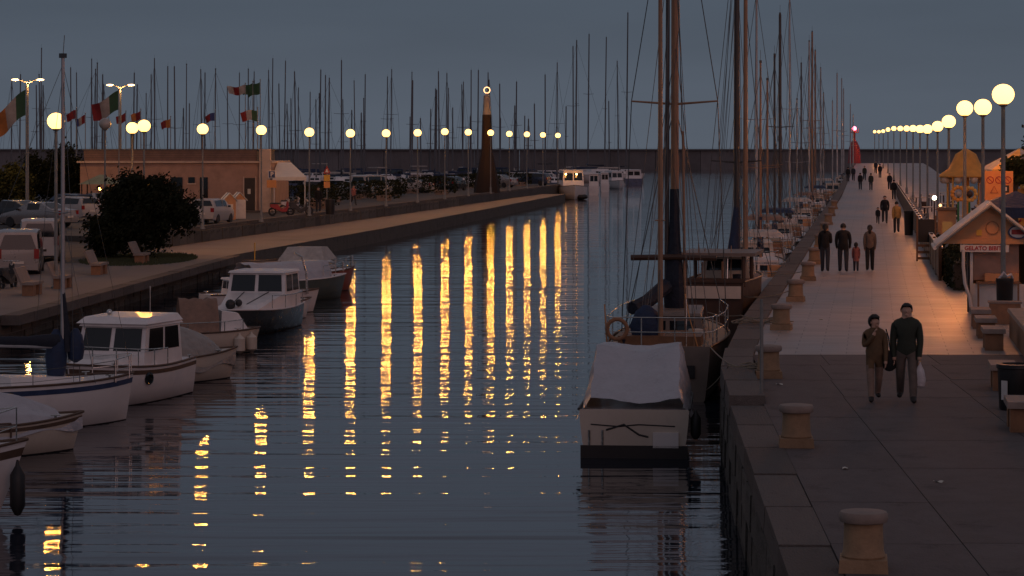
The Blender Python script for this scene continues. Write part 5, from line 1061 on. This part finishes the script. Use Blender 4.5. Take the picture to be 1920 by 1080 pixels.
# vehicles
def wheel(t, x, y, r, w=.2):
    b = MB(); b.lathe([(r * .62, -w / 2), (r * .95, -w / 2), (r, -w / 4), (r, w / 4), (r * .95, w / 2), (r * .62, w / 2)], 18); o = b.build('wheel', M['rubber'], t, True); o.location = (x, y, r); o.rotation_euler = (R(90), 0, 0)
    b = MB(); b.lathe([(.02, -w * .45), (r * .6, -w * .5), (r * .62, w * .5), (.02, w * .45)], 12); b.build('rim', M['steel'], o, True)
def car(loc, rz, label, m, kind='hatch', lit=False):
    t = thing('parked_car' if kind != 'van' else 'parked_van', label, 'car' if kind != 'van' else 'van', loc, rz, 'vehicles parked on the far bank')
    if kind == 'hatch': L, Wd, st = 3.8, 1.62, [(-1.9, .32, .62, .64), (-1.86, .28, .95, 1.0), (-1.6, .22, .98, 1.42), (-.2, .2, .96, 1.48), (.5, .2, .94, 1.4), (1.05, .2, .92, .98), (1.75, .24, .74, .76), (1.9, .32, .55, .57)]
    elif kind == 'sedan': L, Wd, st = 4.4, 1.7, [(-2.2, .34, .66, .68), (-2.12, .28, .96, .98), (-1.45, .22, .98, 1.05), (-.75, .2, .95, 1.4), (.2, .2, .93, 1.42), (1.05, .2, .9, .94), (2.0, .24, .72, .74), (2.2, .32, .55, .57)]
    else: L, Wd, st = 4.5, 1.8, [(-2.25, .34, 1.0, 1.05), (-2.22, .3, 1.1, 1.86), (-1.9, .24, 1.1, 1.95), (.3, .22, 1.08, 1.94), (.9, .22, 1.04, 1.85), (1.5, .22, 1.0, 1.06), (2.15, .26, .8, .82), (2.25, .34, .55, .57)]
    rings = []; tw = .82 if kind != 'van' else .9
    for x, zb, zw, zt in st:
        hw = Wd / 2 * (.94 if abs(x) > L * .47 else 1); ht = hw * (tw if zt > zw + .1 else .97)
        rings.append([(x, -hw * .92, zb), (x, -hw, (zb + zw) / 2), (x, -hw * .985, zw), (x, -ht, zt - .03 * (zt > zw + .1)), (x, -ht * .75, zt), (x, ht * .75, zt), (x, ht, zt - .03 * (zt > zw + .1)), (x, hw * .985, zw), (x, hw, (zb + zw) / 2), (x, hw * .92, zb)])
    b = MB(); b.loft(rings); body = b.build('body', M[m], t, True, 35)
    # glass: side windows from belt to roof, rear and front screens
    def lerp3(a, b_, u): return tuple(a[i] + (b_[i] - a[i]) * u for i in range(3))
    cab = [i for i, s in enumerate(st) if s[3] > s[2] + .3]; i0, i1 = cab[0], cab[-1]
    for sd, (lo, hi) in ((-1, (2, 3)), (1, (7, 6))):
        for i in range(i0, i1):
            q = [lerp3(rings[i][lo], rings[i][hi], .12), lerp3(rings[i + 1][lo], rings[i + 1][hi], .12), lerp3(rings[i + 1][lo], rings[i + 1][hi], .88), lerp3(rings[i][lo], rings[i][hi], .88)]
            q = [lerp3(q[0], q[1], .05), lerp3(q[0], q[1], .95), lerp3(q[3], q[2], .95), lerp3(q[3], q[2], .05)]
            g = MB(); g.add([(a[0], a[1] + sd * .012, a[2]) for a in q], [(0, 1, 2, 3)]); g.build('side_window', M['glass'], body)
    for a, c, s in ((i0 - 1, i0, -1), (i1 + 1, i1, 1)):
        A, B_ = rings[a], rings[c]; q = [lerp3(A[4], B_[4], .1), lerp3(A[5], B_[5], .1), lerp3(A[5], B_[5], .9), lerp3(A[4], B_[4], .9)]
        if s < 0 and kind != 'sedan': q = [lerp3(A[3], B_[3], .12), lerp3(A[6], B_[6], .12), lerp3(A[5], B_[5], .86), lerp3(A[4], B_[4], .86)]
        g = MB(); g.add([(v[0] + s * .014, v[1] * .93, v[2] + .012) for v in q], [(0, 1, 2, 3)]); g.build('windscreen', M['glass'], body)
    for s in (-1, 1):
        g = MB(); g.box(st[1][0] - .03, s * Wd * .42, st[1][2] - .12, .07, .2, .24 if kind != 'van' else .4); g.build('tail_light', M['tail_lit' if lit else 'tail_red'], body)
        for x in (-L * .3, L * .31): wheel(t, x, s * (Wd / 2 - .1), .3)
        g = MB(); g.box(L * .17, s * (Wd / 2 + .07), 1.0, .12, .14, .1); g.build('wing_mirror', M['paint_black'], body)
    g = MB(); g.box(-L / 2 + .0, 0, .42, .12, Wd * .9, .2); g.build('bumper', M[m], body); g = MB(); g.box(-L / 2 - .07, 0, .62, .02, .5, .11); g.build('number_plate', M['paint_white'], body)
    return t
def gz(x, d): return LZ - .12 if d < 112 else (0.0 if d > 138 else (LZ - .12) + (.75 + .12) * (d - 112) / 26.2)
car((XD(393, 149), 150, .004), R(78), 'white hatchback seen from behind next to the little painted huts', 'car_white', 'hatch')
car((XD(60, 141), 143, .004), R(150), 'silver car with red rear lights parked in the left car park', 'car_silver', 'sedan')
car((XD(12, 146), 148, .004), R(150), 'dark car parked behind the silver car at the left edge', 'car_dark', 'sedan')
car((XD(112, 152), 156, .004), R(140), 'pale car parked in the row nearest the dark bushy tree', 'car_white', 'hatch')
car((XD(85, 158), 166, .004), R(140), 'dark blue car in the second car park row', 'car_blue', 'hatch')
car((XD(150, 165), 172, .004), R(120), 'grey car with curved roof half hidden behind the dark bushy tree', 'car_silver', 'sedan')
car((XD(38, 112), 117, gz(0, 117)), R(98), 'white van parked at the kerb at the left edge', 'car_white', 'van')
car((XD(12, 104), 107, gz(0, 107)), R(98), 'pale van with a red light, nearest vehicle at the left edge', 'car_silver', 'van')
car((XD(318, 152), 153, .004), R(60), 'dark car glimpsed behind the dark bushy tree crown', 'car_dark', 'sedan')
for px, d, rz, m, k, lb in ((697, 232, 60, 'car_white', 'van', 'white van parked among the hedges on the far bank'), (932, 282, 150, 'car_silver', 'sedan', 'silver car beside the ring-topped monument'), (850, 262, 70, 'car_dark', 'hatch', 'dark car parked between hedges near the monument'), (655, 226, 160, 'car_silver', 'sedan', 'silver car left of the white van on the far bank'), (770, 250, 165, 'car_white', 'sedan', 'white car parked behind the hedges right of the white van'), (1000, 296, 160, 'car_blue', 'hatch', 'blue car parked near the end of the far bank')):
    car((XD(px, d), d, .004), R(rz), lb, m, k)
def motorbike(px, py, rz, label, m, z=0.0):
    t = thing('motor_scooter', label, 'scooter', G(px, py, z), R(rz), 'scooters parked on the far bank')
    for x in (-.6, .62):
        b = MB(); b.path([(.23 * math.cos(a), 0, .23 * math.sin(a)) for a in [2 * math.pi * k / 14 for k in range(14)]], .06, 7, closed=True); b.lathe([(.16, -.02), (.16, .02)], 10); o = b.build('wheel', M['rubber'], t, True); o.location = (x, 0, .29)
    b = MB(); b.loft([[(-.75, -.1, .6), (-.75, .1, .6), (-.75, .08, .78), (-.75, -.08, .78)], [(-.3, -.16, .4), (-.3, .16, .4), (-.3, .14, .78), (-.3, -.14, .78)], [(.05, -.14, .25), (.05, .14, .25), (.05, .12, .4), (.05, -.12, .4)], [(.35, -.16, .3), (.35, .16, .3), (.35, .14, .6), (.35, -.14, .6)], [(.5, -.12, .6), (.5, .12, .6), (.44, .1, 1.0), (.44, -.1, 1.0)]]); b.build('body', M[m], t, True)
    b = MB(); b.box(-.4, 0, .82, .7, .26, .1, 0, .85); b.build('seat', M['rubber'], t); b = MB(); b.tube((.4, -.32, 1.08), (.4, .32, 1.08), .02); b.tube((.6, 0, .3), (.42, 0, 1.1), .03); b.build('handlebar', M['steel'], t)
    b = MB(); b.sphere((.5, 0, .95), .09, 10, 8); b.build('headlamp', M['globe_off'], t)
motorbike(527, 405, 25, 'red and dark scooter parked below the parking sign', 'paint_red'); motorbike(562, 404, 15, 'dark scooter parked beside the third far-bank lamp', 'paint_black'); motorbike(547, 399, 20, 'pale scooter between the red and dark scooters', 'car_silver'); motorbike(14, 545, 80, 'dark scooter at the left edge beside the nearest van', 'paint_black', LZ - .1)
for i, px in enumerate((428, 447)):
    d = 158 + i * 2; t = thing('painted_hut', ['small orange-walled hut with a blue and white roof by the hatchback', 'small white-fronted hut with a striped roof, second of the pair'][i], 'hut', (XD(px, d), d, 0), R(20), 'little painted huts')
    b = MB(); b.box(0, 0, .6, .75, .8, 1.2); b.build('walls', M['orange_panel' if i == 0 else 'paint_white'], t)
    for s in (-1, 1):
        for k in range(3): b = MB(); y0 = -.48 + k * .32; b.hexa([(0, y0, 1.62), (s * .48, y0, 1.12), (s * .48, y0 + .31, 1.12), (0, y0 + .31, 1.62)], [(0, y0, 1.67), (s * .48, y0, 1.17), (s * .48, y0 + .31, 1.17), (0, y0 + .31, 1.67)]); b.build('roof_board', M['paint_blue' if k % 2 else 'paint_white'], t)
    b = MB(); b.add([(-.37, -.4, 1.2), (.37, -.4, 1.2), (0, -.4, 1.6)], [(0, 1, 2)]); b.build('gable', M['orange_panel'], t); b = MB(); b.box(0, -.41, .5, .4, .03, .9); b.build('door', M['paint_white'], t)
# signs
t = thing('parking_sign', 'square parking sign with a letter P above an orange plate', 'sign', G(510, 404)); d = t.location.y; zc = ZD(327, d)
MB().tube((0, 0, 0), (0, 0, zc + .35), .035).build('post', M['pole_grey'], t); b = MB(); b.box(0, -.05, zc, .5, .03, .5); p = b.build('panel', M['paint_white'], t); b = MB(); b.box(0, -.068, zc, .4, .01, .42); b.build('panel_field', M['paint_blue'], p)
text_mesh('P', .4, 'letter', M['paint_white'], p, (0, -.078, zc), (R(90), 0, 0), bold=True); b = MB(); b.box(-.03, -.05, zc - .62, .62, .03, .5); b.build('lower_plate', M['sign_orange'], t)
t = thing('warning_sign', 'warning triangle sign above two orange plates on the far bank wall', 'sign', (XD(613, 172), 172, 0)); zc = ZD(322, 172)
MB().tube((0, 0, 0), (0, 0, zc + .5), .035).build('post', M['pole_grey'], t); b = MB(); b.add([(-.24, -.05, zc - .12), (.24, -.05, zc - .12), (0, -.05, zc + .42), (-.24, -.02, zc - .12), (.24, -.02, zc - .12), (0, -.02, zc + .42)], [(0, 1, 2), (3, 5, 4), (0, 3, 4, 1), (1, 4, 5, 2), (2, 5, 3, 0)]); p = b.build('triangle', M['paint_red'], t)
b = MB(); b.add([(-.12, -.06, zc - .04), (.12, -.06, zc - .04), (0, -.06, zc + .22)], [(0, 1, 2)]); b.build('triangle_field', M['paint_white'], p)
for k in range(2): b = MB(); b.box(0, -.05, zc - .42 - k * .46, .42, .03, .42); b.build('plate', M['sign_orange' if k else 'sign_yellow'], t)
person((XD(597, 176), 176, 0), R(-90), 1.75, 'dark figure standing by the far bank lamp left of the warning sign', 'cloth_black', 'cloth_jeans', la=(4, -4), kn=(2, 2), arm=(3, 3), wide=1.2)
person((XD(663, 196), 196, 0), R(-60), 1.6, 'pink-topped walker near the fourth lamp of the far bank', 'cloth_pink', 'cloth_jeans')
bin_thing((XD(621, 171), 170, 0), 'dark cylindrical bin under the warning sign', .32, 1.0)
# monument
d = 250; t = thing('ring_monument', 'dark brick monument flaring at its base, topped by a glowing ring', 'monument', (XD(913, d), d, 0)); zt = ZD(169, d); z1 = ZD(215, d); z2 = ZD(285, d); z3 = ZD(345, d)
MB().lathe([(1.3, 0), (1.2, max(.4, z3)), (.75, z2 - .9), (.55, z2), (.45, z1)], 10).build('brick_shaft', M['brick_base'], t, True, 20); MB().lathe([(.42, z1), (.38, z1 + .5), (.32, zt - .55), (.12, zt - .4)], 10).build('stone_column', M['stone_pale'], t, True)
b = MB(); b.path([(.29 * math.cos(a), 0, zt + .29 * math.sin(a)) for a in [2 * math.pi * k / 22 for k in range(22)]], .038, 8, closed=True); b.build('light_ring', M['lamp_pale'], t, True); MB().tube((0, 0, zt - .5), (0, 0, zt - .3), .06).build('ring_stem', M['stone_pale'], t)
# hedge planters along the far road
rg = random.Random(31)
for i in range(22):
    d = 186 + i * 5.4; x = wallx(d) - (3.0 if i % 5 == 0 else 6.5) - rg.uniform(0, .6)
    t = thing('planter_shrub', f'dark shrub in a pale planter along the far bank, {ordinal(i + 1)} counted from the building', 'planter', (x, d, 0), R(rg.uniform(-10, 10)), 'shrub planters along the far bank')
    b = MB(); b.box(0, 0, .22, 1.2, .6, .44, 0, 1.05); b.build('box', M['bench_stone'], t); b = MB(); leaf_box(b, (0, 0, .85), (2.6, 1.4, 1.2), 620, .1, rg); b.build('foliage', M['leaf_hedge'], t)
# flags
def flag(px, py, d, fw, fh, cols, label, droop=0.45, side=-1, base=0.0, pole=True, seed=0):
    x = XD(px, d); zt = ZD(py, d); t = thing('flagpole', label, 'flag', (x, d, base), 0, 'flags on the far bank')
    if pole: MB().tube((0, 0, 0), (0, 0, zt - base + .15), .045, .03).build('pole', M['pole_grey'], t, True); b = MB(); b.sphere((0, 0, zt - base + .18), .06, 8, 6); b.build('finial', M['steel'], t)
    b = MB()
    def fn(u, v): return (side * (u * fw * (1 - .12 * v) + .04), .12 * math.sin(7 * u + 2 * v + seed) * u * fw, zt - base - droop * u * fw - v * fh * (1 - .15 * u) + .06 * math.sin(6 * u + seed) * fw)
    n = 12; b.grid(fn, n, 5)
    for k in range(len(b.f)): b.m[k] = min(len(cols) - 1, (k // 5) * len(cols) // n)
    b.build('cloth', [M[c] for c in cols], t, True)
flag(49, 168, 150, 1.75, 1.5, ['flag_green', 'flag_white', 'flag_orange'], 'large drooping green, white and orange flag at the left edge', .85)
flag(223, 172, 165, 1.8, 1.25, ['flag_green', 'flag_white', 'flag_red'], 'large Italian tricolour flag beside the second twin-arm light', .5, seed=1)
flag(460, 160, 215, 1.5, .75, ['flag_white', 'flag_red', 'flag_white'], 'red and white flag, first above the harbour building', .1, seed=2)
flag(474, 156, 216, .9, .9, ['flag_green'], 'plain pale green flag in the middle of the three above the building', .3, seed=3)
flag(488, 153, 217, 1.1, 1.0, ['flag_green'], 'plain dark green flag, last of the three above the building', .45, seed=4)
flag(483, 206, 190, 1.25, .8, ['flag_green', 'flag_white', 'flag_red'], 'small Italian tricolour above the building corner', .12, seed=5)
for k, (px, py, cols, lb) in enumerate(((143, 206, ['flag_red'], 'small dark red flag right of the nearest left lamp'), (160, 216, ['flag_red', 'flag_white', 'flag_blue'], 'small faded flag second right of the nearest left lamp'), (236, 212, ['flag_red'], 'small red flag below the second twin-arm light'), (264, 208, ['flag_red', 'flag_orange'], 'small reddish flag just above the close lamp pair'), (320, 222, ['flag_orange', 'flag_red'], 'small red and orange flag between the lamp pair and the next lamp'), (403, 210, ['flag_blue', 'flag_red'], 'small dull flag right of the lamp by the hatchback'))):
    flag(px, py, 205 + k * 3, .8, .7, cols, lb, .45, seed=k)
